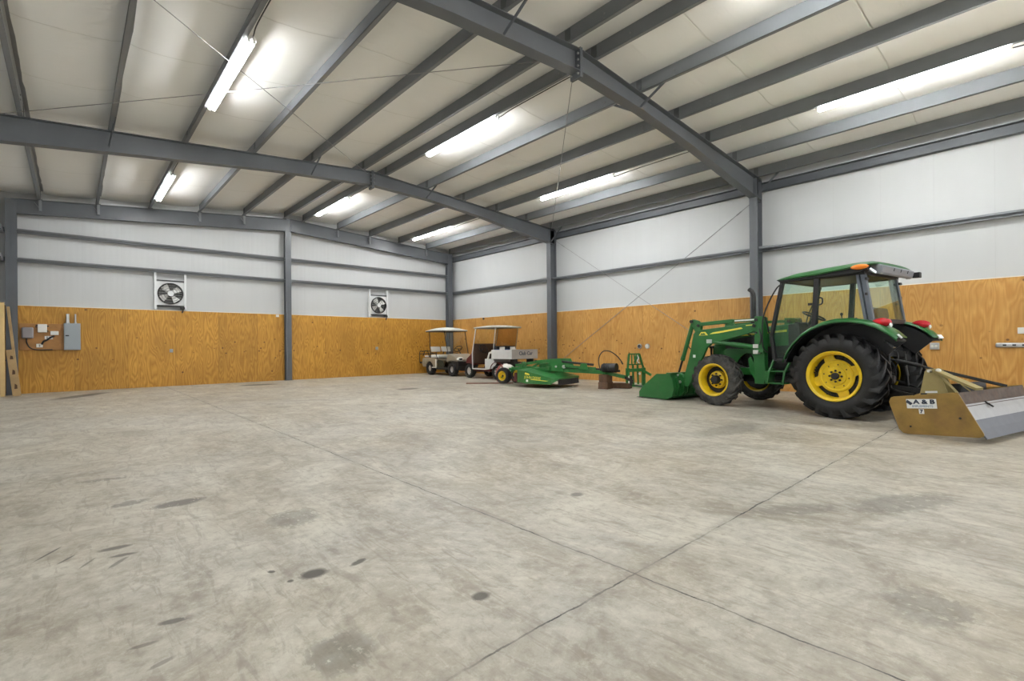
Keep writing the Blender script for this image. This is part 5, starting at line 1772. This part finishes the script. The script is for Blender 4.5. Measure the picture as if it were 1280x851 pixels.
# ------------------------------------------------------------------ wall fans
def fan(x, zc, label, ang):
    t = thing('wall_fan', label, 'fan', (x, YB, zc - .47), 0, 'exhaust fans on the fan wall')
    y1 = .10
    z = .47
    R = .345
    fr = MB()
    for s in (-1, 1):
        fr.box(s * .40 - .03, s * .40 + .03, -.03, .10, -.04, 1.12)
    fr.build('mounting_rail', FANGREY, t, smooth=0, split=True)
    bx = MB()
    bx.box(-.37, .37, .01, .05, z - .37, z - .345).box(-.37, .37, .01, .05, z + .345, z + .37)
    N = 40
    vs, fs = [], []
    for yy in (.015, .045):
        for k in range(N):
            a = 2 * PI * k / N
            ca, sa = math.cos(a), math.sin(a)
            m = .37 / max(abs(ca), abs(sa))
            vs += [(ca * R, yy, z + sa * R), (ca * m, yy, z + sa * m)]
    for k in range(N):
        k2 = (k + 1) % N
        fs += [(2 * k, 2 * k2, 2 * k2 + 1, 2 * k + 1), (2 * N + 2 * k, 2 * N + 2 * k + 1, 2 * N + 2 * k2 + 1, 2 * N + 2 * k2), (2 * k, 2 * N + 2 * k, 2 * N + 2 * k2, 2 * k2)]
    bx.add(vs, fs)
    bx.build('fan_panel', FANGREY, t, smooth=30)
    tr = MB().box(-.38, .38, -.02, .05, z + .40, z + .43).box(-.38, .38, -.02, .05, z - .43, z - .39)
    tr.build('drip_rail', FANDARK, t, smooth=0, split=True)
    sh = MB()
    for k in range(9):
        zz = z - .31 + k * .078
        h = math.sqrt(max(0, R * R - (zz - z) ** 2))
        sh.bar((-h, .105, zz), (h, .105, zz), .03, .055)
    sh.build('shutter', SHUTTER, t, smooth=0)
    rg = MB().lathe([(R - .03, -.03), (R, -.03), (R, .05), (R - .03, .05)], (0, .0, z), (0, 1, 0), 48, closed=True)
    for rr in (.10, .18, .26):
        rg.tube([(math.cos(2 * PI * k / 36) * rr, -.04, z + math.sin(2 * PI * k / 36) * rr) for k in range(37)], .004, 5)
    for k in range(8):
        a = 2 * PI * k / 8 + .2
        rg.bar((0, -.04, z), (math.cos(a) * R, -.03, z + math.sin(a) * R), .008, .008)
    rg.build('cage', FANDARK, t, smooth=40)
    bl = MB()
    for k in range(4):
        a = ang + 2 * PI * k / 4
        d = Vector((math.cos(a), 0, math.sin(a)))
        p = Vector((-math.sin(a), 0, math.cos(a)))
        vs = []
        for r, w, tw in ((.07, .05, .03), (.19, .085, .03), (.30, .105, .02)):
            for e in (-1, 1):
                for yy in (-.003, .003):
                    c = d * r + p * (w * e) + Vector((0, .025 + tw * e + yy, z))
                    vs.append(c)
        fs = []
        for i in range(2):
            b = i * 4
            fs += [(b, b + 4, b + 6, b + 2), (b + 1, b + 3, b + 7, b + 5), (b, b + 1, b + 5, b + 4), (b + 2, b + 6, b + 7, b + 3)]
        fs += [(0, 2, 3, 1), (8, 9, 11, 10)]
        bl.add(vs, fs)
    bl.build('blade', FANBLADE, t, smooth=0, split=True)
    MB().cyl((0, -.055, z), (0, .05, z), .085, .075, n=24).build('motor_hub', FANGREY, t)
    k = MB().box(.26, .38, -.08, .0, z - .50, z - .42)
    k.build('control_box', FANDARK, t, bevel=.01)
    MB().tube(catmull([(.34, -.05, z - .48), (.32, -.06, z - .56), (.30, -.06, z - .62)], 5), .02, 8).build('pigtail', BLACK, t)
    return t
fan(2.39, 2.99, 'exhaust fan hung below the wall rail, nearer the breaker panel', 2.2)
fan(9.67, 2.97, 'exhaust fan hung below the wall rail, nearer the golf cart', .6)
# ------------------------------------------------------------------ daylight, camera, colour
w = bpy.data.worlds.new('sky')
SC.world = w
w.use_nodes = True
bg = w.node_tree.nodes['Background']
bg.inputs[0].default_value = (0.86, 0.93, 1.0, 1)
bg.inputs[1].default_value = SKY
def portal(name, loc, rot, sx, sy):
    l = bpy.data.lights.new(name, 'AREA')
    l.shape = 'RECTANGLE'
    l.size, l.size_y = sx, sy
    l.cycles.is_portal = True
    o = bpy.data.objects.new(name, l)
    COL.objects.link(o)
    o.location = loc
    o.rotation_euler = rot
for k, (a, b) in enumerate(FD):
    portal('door_daylight_%d' % k, ((a + b) / 2, YF - .06, 2.3), (PI / 2, 0, 0), b - a, 4.6)
portal('side_door_daylight', (XW + .2, (RD0 + RD1) / 2, 2.1), (PI / 2, 0, PI / 2), RD1 - RD0, 4.2)

sun = bpy.data.lights.new('sun', 'SUN')
sun.energy = SUN
sun.angle = 0.01
sun.color = (1.0, 0.96, 0.90)
so_ = bpy.data.objects.new('sun', sun)
COL.objects.link(so_)
so_.rotation_euler = Vector((-0.30, 0.42, -0.86)).to_track_quat('-Z', 'Y').to_euler()

cam = bpy.data.cameras.new('camera')
co = bpy.data.objects.new('camera', cam)
COL.objects.link(co)
yaw, roll = 0.7353, 0.0086
c_, s_ = math.cos(yaw), math.sin(yaw)
cr, sr = math.cos(roll), math.sin(roll)
R_ = Vector((cr * c_, -cr * s_, -sr))
U_ = Vector((sr * c_, -sr * s_, cr))
B_ = -Vector((s_, c_, 0))
M = Matrix((R_, U_, B_)).transposed().to_4x4()
M.translation = (0, 0, 1.22)
co.matrix_world = M
cam.sensor_width = 36
cam.sensor_fit = 'HORIZONTAL'
cam.lens = 608.8 / 1280 * 36
cam.shift_y = 6.19 / 1280
cam.clip_start = 0.02
SC.camera = co
SC.view_settings.view_transform = 'Standard'
SC.view_settings.look = 'None'
SC.view_settings.gamma = 1.0
SC.view_settings.use_curve_mapping = False
SC.view_settings.exposure = EXPO
SC.cycles.use_denoising = True
SC.cycles.max_bounces = 10
SC.cycles.diffuse_bounces = 6
SC.cycles.glossy_bounces = 4
SC.cycles.transparent_max_bounces = 12
SC.cycles.sample_clamp_indirect = 6.0
SC.cycles.caustics_reflective = False
SC.cycles.caustics_refractive = False
